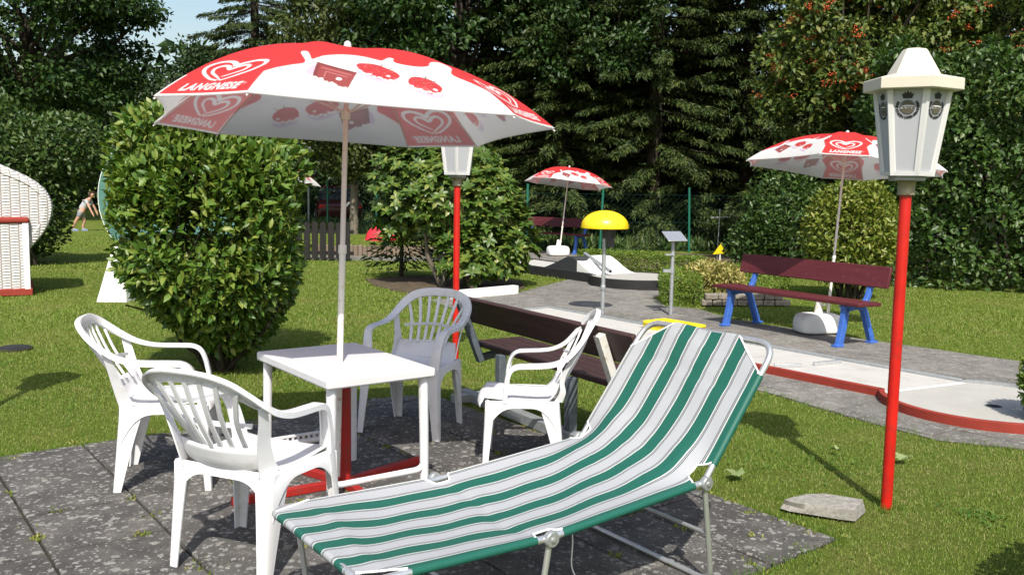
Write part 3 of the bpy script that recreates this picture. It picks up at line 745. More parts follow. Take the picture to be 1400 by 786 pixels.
c2 = copy_tree(ch); c2.location = (-1.085, 3.843, 0.02); c2.rotation_euler.z = -0.412
c2['label'] = 'white plastic chair nearest the camera, slatted back turned to the viewer, beside the lounger foot'
c3 = copy_tree(ch); c3.location = (-0.632, 5.981, 0.02); c3.rotation_euler.z = 2.797
c3['label'] = 'white plastic chair behind the table, facing the viewer in the umbrella shade'
c4 = make_chair(0.985, 0.675, 0.435, 7, 1.0); c4.location = (0.085, 5.27, 0.02); c4.rotation_euler.z = 1.55; c4.scale = (.90, .95, .92)
c4['label'] = 'high backed white plastic chair seen side on between the table and the brown bench'; c4['group'] = CG

# ------------------------------------------------------------------ table, stand
t = thing('garden_table', 'white rectangular garden table with umbrella pole through its top', 'table', (-0.878, 4.783, 0.018), 0.634)
w, l, h = .593, .888, .682
mb = MB(); mb.box((0, 0, h - .024), (w, l, .048)); mb.build('table_top', 'table', t, 30, .010)
for sy in (1, -1):
    for sx in (1, -1):
        mb = MB(); x, y = sx * (w / 2 - .045), sy * (l / 2 - .05)
        mb.tube([(x, y, h - .045), (x * 1.02, y * 1.01, .35), (x * 1.03, y * 1.02, 0)], [.026, .024, .022], 8); mb.build('leg', 'plastic', t, 50)
    mb = MB(); y = sy * (l / 2 - .05) * 1.015; xx = (w / 2 - .045) * 1.02
    pth = fillet([(-xx, y, .30), (-xx, y, .155), (xx, y, .155), (xx, y, .30)], .055, 6); mb.tube(pth, .017, 8); mb.build('stretcher', 'plastic', t, 50)
mb = MB()
for i in range(16): mb.box((-.24 + i * .032, (l / 2 - .05) * 1.015, .182), (.010, .018, .024))
mb.box((0, (l / 2 - .05) * 1.015, .196), (.5, .022, .010)); mb.build('ribbed_bar', 'plastic', t, 0)
sx0, sy0 = -.872, 4.785
t = thing('umbrella_stand', 'dull red steel cross foot stand under the table', 'umbrella stand', (sx0, sy0, .018))
mb = MB(); mb.tube([(0, 0, .0), (0, 0, .63)], .036, 18); mb.build('tube', 'red_stand', t, 60)
for a in (math.atan2(.50, .43), math.atan2(-.235, -.34), math.atan2(-.26, .17), math.atan2(.3, -.4)):
    mb = MB(); c_, s_ = math.cos(a), math.sin(a); mb.bar((c_ * .03, s_ * .03, .022), (c_ * .60, s_ * .60, .022), .042, .040); mb.build('foot', 'red_stand', t, 30, .003)
mb = MB(); mb.tube([(-.06, -.02, .12), (-.035, -.012, .12)], .012, 8); mb.build('clamp_screw', 'zinc_disc', t)

# ------------------------------------------------------------------ umbrellas
TX = {}
def heart_strokes():
    """two nested open hearts that spiral into each other"""
    o = [(.02, -.50), (-.25, -.40), (-.62, -.08), (-.72, .22), (-.55, .48), (-.28, .50), (-.08, .36), (.02, .24), (.16, .38), (.42, .50), (.70, .42), (.78, .18), (.62, -.10), (.34, -.34), (.10, -.50)]
    i = [(.10, -.50), (-.06, -.36), (-.36, -.12), (-.44, .10), (-.32, .24), (-.16, .20), (.0, .04), (.14, .16), (.30, .24), (.44, .14), (.40, -.04), (.22, -.20), (.02, -.34)]
    a = catmull(o, 8); b = catmull(i, 8)
    wa = [.05 + .09 * math.sin(PI * min(1, k / (len(a) - 1) * 1.0)) for k in range(len(a))]
    wb = [.035 + .085 * math.sin(PI * (k / (len(b) - 1))) for k in range(len(b))]
    return [ribbon(a, wa), ribbon(b, wb)]

class Canopy:
    def __init__(s, W=1.138, w=.482, H=.379):
        h = w / math.sqrt(2); a = W / 2; b = a + h
        s.v = [(-b, -a), (-a, -b), (a, -b), (b, -a), (b, a), (a, b), (-a, b), (-b, a)]
        s.H = H
    def P(s, i, q, t):
        """panel i; q 0..1 across, t 0..1 from the tip to the rim"""
        A, B = s.v[i], s.v[(i + 1) % 8]; wide = i % 2 == 1
        x = A[0] + (B[0] - A[0]) * q; y = A[1] + (B[1] - A[1]) * q
        e = 4 * q * (1 - q)
        k = 1 - (.055 if wide else .02) * e * t ** 6
        z = s.H * (1 - t ** 2.27) - (.016 if wide else .005) * e * math.sin(PI * min(1, t))
        return Vector((x * t * k, y * t * k, z))
    def Nrm(s, i, q, t):
        e = .01; q0 = min(max(q, .02), .98); t0 = min(max(t, .05), .985)
        a = s.P(i, q0 + e, t0) - s.P(i, q0 - e, t0); b = s.P(i, q0, t0 + e) - s.P(i, q0, t0 - e)
        n = b.cross(a); n.normalize(); return n if n.z > 0 else -n
    def width(s, i): A, B = s.v[i], s.v[(i + 1) % 8]; return math.hypot(A[0] - B[0], A[1] - B[1])

class Raster:
    """a print drawn as flat shapes into a picture of the panel (x across, y from tip to rim)"""
    def __init__(s, w, h, base): s.w, s.h = w, h; s.a = np.empty((h, w, 3), np.float32); s.a[:] = base
    def poly(s, pts, col):
        pts = np.asarray(pts, float); x0, y0 = np.floor(pts.min(0) * (s.w, s.h)).astype(int); x1, y1 = np.ceil(pts.max(0) * (s.w, s.h)).astype(int)
        x0, y0 = max(x0, 0), max(y0, 0); x1, y1 = min(x1, s.w), min(y1, s.h)
        if x1 <= x0 or y1 <= y0: return
        X, Y = np.meshgrid((np.arange(x0, x1) + .5) / s.w, (np.arange(y0, y1) + .5) / s.h)
        m = inside(X.ravel(), Y.ravel(), [tuple(p) for p in pts]).reshape(X.shape); s.a[y0:y1, x0:x1][m] = col
    def image(s, name):
        im = bpy.data.images.new(name, s.w, s.h, float_buffer=True); im.colorspace_settings.name = 'Non-Color'
        px = np.ones((s.h, s.w, 4), np.float32); px[..., :3] = s.a; im.pixels.foreach_set(px.ravel()); im.update(); im.pack(); return im
RED, WHITE = (0.72, 0.022, 0.026), (0.82, 0.81, 0.81)
def oval(cx, cy, rx, ry, ang=0.0, wob=.05, seed=0, n=40):
    r = random.Random(seed); ph = [r.uniform(0, 6.28) for _ in range(4)]; c, s_ = math.cos(ang), math.sin(ang); out = []
    for j in range(n):
        a = 2 * PI * j / n; m = 1 + wob * sum(math.sin((q + 2) * a + ph[q]) for q in range(4)) / 2; x, y = rx * m * math.cos(a), ry * m * math.sin(a); out.append((cx + x * c - y * s_, cy + x * s_ + y * c))
    return out
def print_red():
    R_ = Raster(640, 1280, RED); W = .482
    def put(sh, y0, dx=0.0):
        vs, fs = sh; m = [(.5 + (x + dx) / (W * (y0 - y / .98)), y0 - y / .98) for x, y in vs]
        for f in fs: R_.poly([m[k] for k in f], WHITE)
    for sh in heart_strokes(): put(([(x * .200 - .006, y * .160) for x, y in sh[0]], sh[1]), .828)
    put(TX['txt'], .968)
    put(TX['reg'], .945, .178)
    R_.poly([(0, .988), (1, .988), (1, 1), (0, 1)], WHITE); R_.poly([(0, .86), (.022, .86), (.022, 1), (0, 1)], WHITE)
    return R_.image('heart logo print')
def print_white():
    R_ = Raster(1024, 1024, WHITE); W = 1.138
    def mt(pts, q0, t0): return [(q0 + x / (W * t0), t0 + y) for x, y in pts]     # metres about a point
    edge = catmull([(0, .86), (.03, .825), (.08, .785), (.125, .755), (.128, .725), (.10, .685), (.070, .645), (.070, .620), (.098, .615), (.125, .650), (.155, .697), (.175, .675), (.205, .635), (.28, .590), (.36, .566), (.455, .565), (.53, .592), (.575, .605), (.63, .560), (.665, .545), (.682, .560), (.66, .590), (.662, .625), (.73, .65), (.80, .655), (.86, .640), (.90, .605), (.945, .585), (.985, .600), (.985, .66), (.935, .71), (.93, .745), (.97, .80), (1.0, .85)], 8)
    R_.poly([(0, 0)] + edge + [(1, 0)], RED)
    LIL = (.66, .57, .71); C0, C1, C2 = (.36, .055, .055), (.25, .033, .036), (.56, .17, .17)
    R_.poly(oval(.185, .80, .022, .05, .2, .1, 2), LIL)
    R_.poly([(.19, .725), (.395, .785), (.352, .915), (.20, .87)], C0)
    R_.poly([(.19, .725), (.21, .732), (.215, .865), (.198, .868)], C1); R_.poly([(.19, .722), (.397, .782), (.392, .797), (.193, .740)], C1)
    R_.poly([(.222, .765), (.372, .806), (.370, .815), (.221, .775)], C2); R_.poly([(.245, .797), (.352, .826), (.350, .834), (.244, .806)], C2); R_.poly([(.245, .80), (.252, .802), (.25, .855), (.243, .853)], C2)
    r = random.Random(5)
    for k, (x, y) in enumerate(((.205, .868), (.23, .878), (.255, .895), (.28, .905), (.30, .925), (.33, .93))): R_.poly(oval(x, y, .022, .016 + .006 * (k % 2), 0, .2, k), WHITE)
    R_.poly(oval(.312, .852, .014, .013, 0, .05, 4), WHITE); R_.poly(oval(.286, .888, .012, .008, .5, .1, 7), WHITE)
    for cx, cy, rx, ry, ang, sd in ((.505, .745, .108, .072, .42, 3), (.715, .835, .076, .062, .35, 6)):
        R_.poly(oval(cx - .012, cy + .045, rx * .95, ry * .72, ang, .06, sd + 9), LIL)
        R_.poly(oval(cx, cy, rx, ry, ang, .05, sd), (.62, .028, .036))
        for q in range(70):
            a, m = r.uniform(0, 6.28), math.sqrt(r.random()) * .9; x, y = rx * m * math.cos(a), ry * m * math.sin(a)
            R_.poly(oval(cx + x * math.cos(ang) - y * math.sin(ang), cy + x * math.sin(ang) + y * math.cos(ang), (.0050, .0044)[q % 2], .0044, 0, .1, q, 8), r.choice([(.74, .20, .19), (.46, .016, .024), (.66, .07, .075)]))
        for q in range(7):
            f = q / 6 - .5; x = rx * 1.5 * f; y = ry * (.80 + .12 * (q % 2) - .5 * f * f); R_.poly(oval(cx + x * math.cos(ang) - y * math.sin(ang), cy + x * math.sin(ang) + y * math.cos(ang), rx * .13, ry * .16, ang, .2, q + sd, 16), WHITE)
        R_.poly(oval(cx + rx * .45, cy + ry * .55, .010, .010, 0, .1, 3), WHITE)
        for dx, dy, a in ((-.055, -.05, -2.6), (-.02, -.065, -2.0), (.03, -.06, -1.0), (.06, -.035, -.4)):
            x, y = cx + dx * rx / .09, cy + dy * ry / .07; e = (x + .055 * math.cos(a), y + .04 * math.sin(a)); R_.poly([(x - .004, y), (x + .004, y + .004), e], (.13, .14, .08))
    R_.poly([(0, .992), (1, .992), (1, 1), (0, 1)], (.7, .69, .69))
    return R_.image('splash and fruit print')

def make_parasol(detail=True):
    t = thing('parasol', 'x', 'umbrella')
    C = Canopy()
    if 'txt' not in TX:
        TX['txt'] = text2d('LANGNESE', .056, .25, .0030, 1.16); TX['reg'] = text2d('\u00ae', .018)
        for nm, im in (('c_red', print_red()), ('c_white', print_white())):
            MAT[nm] = M_print(nm + ' cloth outside', im, False); MAT[nm + '_in'] = M_print(nm + ' cloth lining', im, True)
    for i in range(8):
        wide = i % 2 == 1; nq, nt = (20, 22) if wide else (8, 22)
        mb = MB(); UVs = []
        for side, off in ((0, 0.0), (1, -.005)):
            mb.cur = side
            mb.add([C.P(i, q / nq, max(.012, k / nt)) + (C.Nrm(i, q / nq, k / nt) * off) for k in range(nt + 1) for q in range(nq + 1)],
                   [(k * (nq + 1) + q, k * (nq + 1) + q + 1, (k + 1) * (nq + 1) + q + 1, (k + 1) * (nq + 1) + q) for k in range(nt) for q in range(nq)])
            UVs += [(q / nq, k / nt) for k in range(nt + 1) for q in range(nq + 1)]
        panel = mb.build('canopy_panel', ['c_white', 'c_white_in'] if wide else ['c_red', 'c_red_in'], t, 60, fixn=False)
        me = panel.data; ul = me.uv_layers.new(name='UVMap'); li = np.zeros(len(me.loops), np.int32); me.loops.foreach_get('vertex_index', li)
        ul.data.foreach_set('uv', np.array(UVs, np.float32)[li].ravel())
        panel['label'] = 'wide white panel with red splash, raspberries and chocolate' if wide else 'narrow red panel with white heart logo and lettering'
    for i in range(8):
        mb = MB(); mb.tube([C.P(i, 0.0, k / 8) - Vector((0, 0, .014)) for k in range(9)], .004, 5); mb.build('rib', 'pole_grey', t, 60)
        mb = MB(); p = C.P(i, 0, .52) - Vector((0, 0, .016)); mb.tube([(0, 0, .06), p], .0035, 5); mb.build('stretcher', 'pole_grey', t, 60)
    mb = MB(); mb.lathe([(.02, .03), (.024, .05), (.024, .075), (.018, .085)], 12); mb.build('runner', 'pole_white', t)
    mb = MB(); mb.lathe([(.004, .374), (.022, .376), (.021, .394), (.016, .417), (.006, .424)], 14); mb.build('finial', 'lamp_frame', t)
    return t
UGRP = 'red and white ice cream parasols'
def pole(t, zlo, zj, r1=.0165, r2=.0135):
    mb = MB(); mb.tube([(0, 0, zj), (0, 0, .37)], r2, 12); mb.build('upper_pole', 'pole_grey', t, 60)
    mb = MB(); mb.tube([(0, 0, zlo), (0, 0, zj)], r1, 14); mb.lathe([(.0175, zj - .03), (.0215, zj - .025), (.0215, zj + .012), (.0175, zj + .018)], 14); mb.build('lower_pole', 'pole_white', t, 50)
    mb = MB(); mb.bar((0, 0, zj + .20), (.028, -.008, .235 + zj), .006, .01); mb.build('catch', 'zinc_disc', t, 0)
pa = make_parasol()
far_src = copy_tree(pa)
pole(pa, -1.80, -.62)
def lean(o, loc, nx_, ny_, rz):
    o.location = loc; o.rotation_euler = (Vector((0, 0, 1)).rotation_difference(Vector((nx_, ny_, 1)).normalized()).to_matrix() @ Matrix.Rotation(rz, 3, 'Z')).to_euler()
lean(pa, (-.858, 4.772, 1.903), .018, .055, .369)
pa['label'] = 'large red and white parasol over the white table'; pa['group'] = UGRP
UP = Vector((.088, 0, 1)).normalized()
pole(far_src, -1.86, -1.0)
p2 = copy_tree(far_src); p3 = copy_tree(far_src)
lean(far_src, (3.70, 10.52, 1.868), .083, .085, .447)
far_src['label'] = 'leaning red and white parasol behind the blue legged bench at right'; far_src['group'] = UGRP
lean(p2, (1.235, 21.5, 1.66), .10, .085, .14)
p2['label'] = 'far leaning parasol over the distant burgundy bench by the green fence'; p2['group'] = UGRP
lean(p3, (-5.62, 22.0, 1.66), .14, .06, -.25)
p3['label'] = 'distant parasol of which only one corner shows beside the laurel bush'; p3['group'] = UGRP
def weight(x, y, s, label, rz=0):
    t = thing('parasol_weight', label, 'parasol weight', (x, y, .01), rz, 'white plastic parasol weights')
    rings = []
    for k in range(0):
        f = k / 8; z = .235 * f; m = max(.62, (1 - abs(2 * f - 1) ** 2.6) ** .45) if 0 < k < 8 else .62
        rings.append([(.275 * m * (abs(math.cos(a)) ** .55) * math.copysign(1, math.cos(a)), .19 * m * (abs(math.sin(a)) ** .55) * math.copysign(1, math.sin(a)), z) for a in np.linspace(0, 2 * PI, 28, endpoint=False)])
    mb = MB(); mb.loft([[(x * k, y * k, z) for x, y in ((-.26, -.12), (-.22, -.17), (.22, -.17), (.26, -.12), (.26, .12), (.22, .17), (-.22, .17), (-.26, .12))] for z, k in ((.0, .90), (.03, .97), (.10, 1.0), (.17, .98), (.215, .86), (.232, .62))]); o = mb.build('weight', 'white_paint', t, 80); sb_ = o.modifiers.new('round', 'SUBSURF'); sb_.levels = 2; sb_.render_levels = 2
    mb = MB(); mb.lathe([(.06, .19), (.045, .26), (.032, .36), (.028, .37)], 12); mb.build('socket', 'pole_white', t)
    mb = MB(); mb.tube([(.03, -.02, .32), (.075, -.03, .33)], .012, 8); mb.build('screw', 'pole_white', t)
    return t
weight(3.47, 10.42, 1, 'white plastic parasol weight on the path behind the blue legged bench', .2)
weight(1.05, 21.45, 1, 'white plastic parasol weight in front of the far burgundy bench', .3)
weight(-5.9, 22.0, 1, 'parasol weight on the lawn hidden behind the laurel bush', 0)

# ------------------------------------------------------------------ lounger
LO = Vector((-.079, 3.453)); LT = .625; LW = .765
t = thing('sun_lounger', 'green and white striped folding sun lounger on tube legs', 'sun lounger', (LO.x, LO.y, .018), LT)
prof = [(-.717, .383), (0, .375), (.782, .436), (.782 + .662 * math.cos(.906), .436 + .662 * math.sin(.906))]
seg = [math.hypot(prof[i + 1][0] - prof[i][0], prof[i + 1][1] - prof[i][1]) for i in range(3)]
cum = [0, seg[0], seg[0] + seg[1], sum(seg)]
def rail(s):
    for i in range(3):
        if s <= cum[i + 1] or i == 2:
            f = (s - cum[i]) / seg[i]; return (prof[i][0] + (prof[i + 1][0] - prof[i][0]) * f, prof[i][1] + (prof[i + 1][1] - prof[i][1]) * f)
def bed(s, v):
    """point of the cloth: s along the bed, v across (0 far edge, 1 near edge)"""
    e = 4 * v * (1 - v); e2 = min(1, e * 1.6)
    r = .03 + .34 * e2
    x = z = wsum = 0
    for k in range(-6, 7):
        q = min(max(s + k / 6 * r, -1), cum[3] + 1); w_ = 1 - abs(k) / 7
        a = rail(min(max(q, 0), cum[3]))
        if q < 0: a = (prof[0][0] + q, prof[0][1])
        if q > cum[3]: a = (a[0] + (q - cum[3]) * math.cos(.906), a[1] + (q - cum[3]) * math.sin(.906))
        x += a[0] * w_; z += a[1] * w_; wsum += w_
    x /= wsum; z /= wsum
    sag = .040 * e ** .8 * math.sin(PI * min(1, max(0, s / cum[2]))) + .022 * e * math.sin(PI * min(1, max(0, (s - cum[2] * .9) / (cum[3] - cum[2] * .9))))
    wr = .004 * math.sin(s * 9 + v * 5) * e + .003 * math.sin(s * 23 + v * 11) * e
    for c_, a_, w_s in ((cum[3] - .20, -.007, .022), (cum[3] - .09, .005, .02), (cum[2] + .10, .006, .05), (cum[1] - .02, -.005, .03), (.12, .005, .03)): wr += a_ * math.exp(-((s - c_ - .03 * math.sin(v * 6)) / w_s) ** 2) * min(1, e * 1.5)
    return Vector((x, LW / 2 - v * LW, z - sag + wr))
def bnorm(s):
    a = bed(s + .01, 0.0) - bed(s - .01, 0.0); n = Vector((-a.z, 0, a.x)); n.normalize(); return n
def edge_in(s):
    """how far the cloth is cut back from the rail at each place along the bed"""
    d = 0
    for c, hl in ((cum[1], .058), (cum[2] + .01, .070)):
        q = abs(s - c) / hl
        if q < 1: d = max(d, .052 * min(1, (1 - q) * 2.5))
    for c, hl, dep in ((0, .150, .060), (cum[3], .150, .185)):
        q = abs(s - c) / hl
        if q < 1: d = max(d, dep * (1 - q))
    return d
ss = sorted(set(list(np.linspace(0, cum[3], 121)) + [cum[1] + q * .058 for q in (-1, -.6, .6, 1)] + [cum[2] + .01 + q * .07 for q in (-1, -.6, .6, 1)] + [cum[3] - .155]))
nv = 44; V = []; UVs = []
r_t = .0135
for s_ in ss:
    d = edge_in(s_) / LW; nrm_ = bnorm(s_)
    for k in range(nv + 1):
        v = d + (1 - 2 * d) * k / nv; p = bed(s_, v)
        V.append(p + nrm_ * (r_t * 1.12)); UVs.append((v, s_))
n1 = nv + 1
F = [(a * n1 + k, a * n1 + k + 1, (a + 1) * n1 + k + 1, (a + 1) * n1 + k) for a in range(len(ss) - 1) for k in range(nv)]
# hems wrap round the rails where the cloth reaches them
for near in (0, 1):
    for a in range(len(ss) - 1):
        if edge_in(ss[a]) > 0.002 or edge_in(ss[a + 1]) > 0.002: continue
        base = len(V)
        for q in (a, a + 1):
            c = bed(ss[q], float(near)); sg = -1 if near else 1; nq_ = bnorm(ss[q])
            for j in range(9):
                th = PI / 2 - j * PI * 1.25 / 8; V.append(c + Vector((0, sg * math.cos(th) * r_t * 1.13, 0)) + nq_ * (math.sin(th) * r_t * 1.13)); UVs.append((1.0 if near else .0, ss[q]))
        for j in range(8): F.append((base + j, base + j + 1, base + 9 + j + 1, base + 9 + j))
# ends wrap round the end bars
for end in (0, 1):
    s0 = cum[3] if end else 0
    d = edge_in(s0) / LW; base = len(V); dirx = (math.cos(.906), math.sin(.906)) if end else (-1, 0); up = (-dirx[1], dirx[0]) if end else (0, 1)
    for k in range(nv + 1):
        v = d + (1 - 2 * d) * k / nv; c = bed(s0, v)
        for j in range(7):
            th = j * PI * 1.15 / 6; V.append(c + Vector((dirx[0] * math.sin(th), 0, dirx[1] * math.sin(th))) * r_t * 1.12 + Vector((up[0], 0, up[1])) * (math.cos(th) * r_t * 1.12)); UVs.append((v, s0))
    for k in range(nv):
        for j in range(6): o = base + k * 7 + j; F.append((o, o + 1, o + 8, o + 7))
me = bpy.data.meshes.new('cloth'); me.from_pydata([tuple(q) for q in V], [], F)
ul = me.uv_layers.new(name='UVMap')
li = np.zeros(len(me.loops), np.int32); me.loops.foreach_get('vertex_index', li)
ul.data.foreach_set('uv', np.array(UVs, np.float32)[li].ravel())
smooth(me, 60); link('cloth', me, 'stripe', t)
# piping along the cut edges
for near in (0, 1):
    for lo, hi in ((0, .152), (cum[1] - .062, cum[1] + .062), (cum[2] - .064, cum[2] + .084), (cum[3] - .157, cum[3])):
        pts = []
        for s_ in np.linspace(max(lo, 0), hi, 14):
            d = edge_in(s_) / LW; v = d if not near else 1 - d; pts.append(bed(s_, v) + bnorm(s_) * (r_t * 1.15))
        mb = MB(); mb.tube(pts, .0045, 6); mb.build('piping', 'piping', t, 60)
# frame
P3 = lambda s_, y: Vector((rail(s_)[0], y, rail(s_)[1]))
hw = LW / 2
mb = MB()
def bar_loop(a, b, cs, r):   # end bar with rounded corners
    return fillet([a, cs[0], cs[1], b], r, 8)
ex = cum[3]
fx = Vector((prof[0][0], 0, prof[0][1]))
A = P3(.30, hw); B = P3(.30, -hw); mb.tube(bar_loop(A, B, (P3(0, hw), P3(0, -hw)), .07), r_t, 12); mb.build('foot_frame', 'alu', t, 60)
mb = MB(); mb.tube([P3(.30, hw), P3(cum[1], hw)], r_t, 12); mb.tube([P3(.30, -hw), P3(cum[1], -hw)], r_t, 12); mb.build('foot_rail', 'alu', t, 60)
mb = MB()
for y in (hw, -hw): mb.tube([P3(cum[1], y), P3(cum[2], y)], r_t, 12)
mb.build('middle_rail', 'alu', t, 60)
mb = MB(); mb.tube(fillet([P3(cum[2], hw), P3(cum[3], hw), P3(cum[3], -hw), P3(cum[2], -hw)], .095, 10), r_t, 12); mb.build('head_frame', 'alu', t, 60)
for s_ in (cum[1], cum[2]):
    for sg in (1, -1):
        y = sg * (hw + .012); c = P3(s_, y); mt = Matrix.Rotation(PI / 2, 3, 'X')
        mb = MB(); mb.lathe([(.006, -.014), (.026, -.013), (.030, -.008), (.030, .008), (.026, .013), (.006, .014)], 20, c, True, 0, mt); ho = mb.build('hinge', 'zinc_disc', t, 40)
        mb = MB(); mb.lathe([(.003, -.021), (.010, -.019), (.010, .019), (.003, .021)], 10, c, True, 0, mt); mb.build('rivet', 'zinc_disc', ho, 40)
def uleg(s_, dx, top_y):
    a = P3(s_, hw + .004); zf = .012
    f0 = Vector((a.x + dx, hw + .004, zf)); f1 = Vector((a.x + dx, -hw - .004, zf))
    mb = MB(); mb.tube(fillet([a + Vector((0, 0, -.01)), f0, f1, P3(s_, -hw - .004) + Vector((0, 0, -.01))], .06, 8), .0115, 10); return mb.build('leg', 'alu', t, 60)
uleg(.10, .05, 0); uleg(cum[1], -.06, 0); uleg(cum[2], .06, 0)
mb = MB(); q = P3(cum[2], 0); mb.tube([(q.x + .03, hw, .22), (q.x + .03, -hw, .22)], .009, 8); mb.build('brace', 'alu', t, 60)
mb = MB(); q = P3(cum[1] + .30, 0); mb.tube(catmull([(q.x, -.14, .31), (q.x + .004, -.15, .22), (q.x + .002, -.15, .12), (q.x + .02, -.17, .06)], 5), .003, 5); mb.build('strap', 'piping', t, 60)

# ------------------------------------------------------------------ lamps
def make_lamp():
    t = thing('lamp_post', 'x', 'lamp')
    mb = MB(); mb.tube([(0, 0, -.02), (0, 0, 1.62)], .0280, 20); mb.build('post', 'red_paint', t, 60)
    mb = MB(); mb.lathe([(.038, 1.60), (.0425, 1.604), (.0425, 1.614), (.0405, 1.618), (.0405, 1.655), (.0425, 1.66), (.0425, 1.671), (.034, 1.674)], 20); mb.build('collar', 'brass', t, 40)
    a0 = -PI / 2
    hexr = lambda r, z: [(.92 * r * math.cos(a0 + k * PI / 3), .92 * r * math.sin(a0 + k * PI / 3), z) for k in range(6)]
    mb = MB(); mb.loft([hexr(.088, 1.672), hexr(.094, 1.676), hexr(.094, 1.692), hexr(.090, 1.695)]); mb.build('bottom_plate', 'galv', t, 30)
    zb, zt, rb, rt = 1.696, 2.116, .128, .192
    mb = MB(); mb.loft([hexr(rb + .004, zb), hexr(rb + .007, zb + .02), hexr(rb - .012, zb + .02), hexr(rb - .016, zb)], False); mb.build('bottom_frame', 'lamp_frame', t, 30)
    H = [Vector(q) for q in hexr(rb, zb)]; T_ = [Vector(q) for q in hexr(rt, zt)]
    if 'ring' not in TX:
        TX['ring'] = [(c, text2d(c, .0155, 0, .0011)) for c in 'EINE K\u00d6NIGIN UNTER DEN BIEREN']
        TX['mid'] = text2d('Warsteiner', .0165, .12, .0005)
    for k in range(6):
        b0, b1, t0, t1 = H[k], H[(k + 1) % 6], T_[k], T_[(k + 1) % 6]
        c = (b0 + b1 + t0 + t1) / 4; ex = (b1 - b0).normalized(); ey = ((t0 + t1) / 2 - (b0 + b1) / 2).normalized(); ez = ex.cross(ey)
        if ez.dot(Vector((c.x, c.y, 0))) < 0: ez = -ez
        i_ = .9
        def inn(p): return p - ez * .006
        mb = MB(); q = [inn(b0), inn(b1), inn(t1), inn(t0)]
        mb.loft([[x for x in q], [x - ez * .004 for x in q]]); pane = mb.build('lamp_pane', 'lamp_pane', t, 0)
        mb = MB(); mid = H[k]; top = T_[k]; o_ = Vector((mid.x, mid.y, 0)).normalized(); sd_ = Vector((-o_.y, o_.x, 0))
        rg = lambda p, w_: [p + o_ * .007, p + sd_ * w_ - o_ * .006, p + sd_ * w_ - o_ * .016, p - o_ * .010, p - sd_ * w_ - o_ * .016, p - sd_ * w_ - o_ * .006]
        mb.loft([rg(mid, .015), rg(top, .018)]); mb.build('corner_bar', 'lamp_frame', t, 30)
        # printed crest: crown, lettered ring and dark disc
        cc = (b0 + b1) / 2 + ey * .325 + ez * -.0035
        place = lambda x, y, d=0.0: cc + ex * x + ey * y + ez * (.0 + d)
        def flat(vs, fs, mat, name, d=0.0):
            m_ = MB(); m_.add([place(x, y, d) for x, y in vs], fs); m_.build(name, mat, pane, 0, fixn=False)
        NC = 28; disc = ([(.030 * math.cos(2 * PI * j / NC), .030 * math.sin(2 * PI * j / NC)) for j in range(NC)], [tuple(range(NC))])
        flat(disc[0], disc[1], 'olive_print', 'crest_disc')
        rv = [(r_ * math.cos(2 * PI * j / NC), r_ * math.sin(2 * PI * j / NC)) for r_ in (.0345, .0315) for j in range(NC)]
        flat(rv, [(j, (j + 1) % NC, NC + (j + 1) % NC, NC + j) for j in range(NC)], 'black_print', 'crest_line')
        flat([(-.033, -.005), (.033, -.005), (.033, .008), (.010, .011), (-.010, .011), (-.033, .008)], [(0, 1, 2, 3, 4, 5)], 'lamp_frame', 'crest_band', .0006)
        V, F = TX['mid']; flat([(x * .92, y - .0035) for x, y in V], F, 'black_print', 'crest_word', .0012)
        V = []; F = []; n_ = len(TX['ring'])
        for j, (ch_, (vs, fs)) in enumerate(TX['ring']):
            a = R(150 + 240 * j / (n_ - 1)); o = len(V)
            ca, sa = math.cos(a), math.sin(a); rr = .0465
            for x, y in vs: yy = y - .006; V.append((ca * rr + (-sa) * x + (-ca) * yy, sa * rr + ca * x + (-sa) * yy))
            F += [tuple(i + o for i in f) for f in fs]
        flat(V, F, 'black_print', 'crest_ring_text')
        crown = [(-.021, .042), (.021, .042), (.021, .047), (.028, .066), (.018, .062), (.014, .073), (.006, .066), (0, .080), (-.006, .066), (-.014, .073), (-.018, .062), (-.028, .066), (-.021, .047)]
        tri = tessellate_polygon([[Vector((x, y, 0)) for x, y in crown]]); flat(crown, [tuple(q) for q in tri], 'black_print', 'crest_crown')
    mb = MB(); rs = [(.190, 2.104), (.246, 2.105), (.250, 2.109), (.250, 2.158), (.246, 2.162), (.139, 2.184)]
    mb.loft([hexr(r_, z) for r_, z in rs]); mb.build('eave', 'cream', t, 25)
    mb = MB(); mb.loft([hexr(r_, z) for r_, z in [(.137, 2.179), (.133, 2.188), (.066, 2.298), (.057, 2.308), (.03, 2.312)]]); mb.build('cap', 'cream', t, 25)
    return t
LG = 'red post lanterns on the lawn'
lamp = make_lamp(); lamp.location = (1.942, 4.626, 0); lamp['label'] = 'red post with cream capped crested lantern on the grass at right'; lamp['group'] = LG
l2 = copy_tree(lamp); l2.location = (-.49, 8.10, 0); l2.rotation_euler.z = .0; l2['label'] = 'red lantern post behind the shaded chair, lantern half hidden by the big parasol'
l3 = copy_tree(lamp); l3.location = (-3.58, 5.62, 0); l3['label'] = 'red lantern post at the left edge that throws its shadow on the lawn'

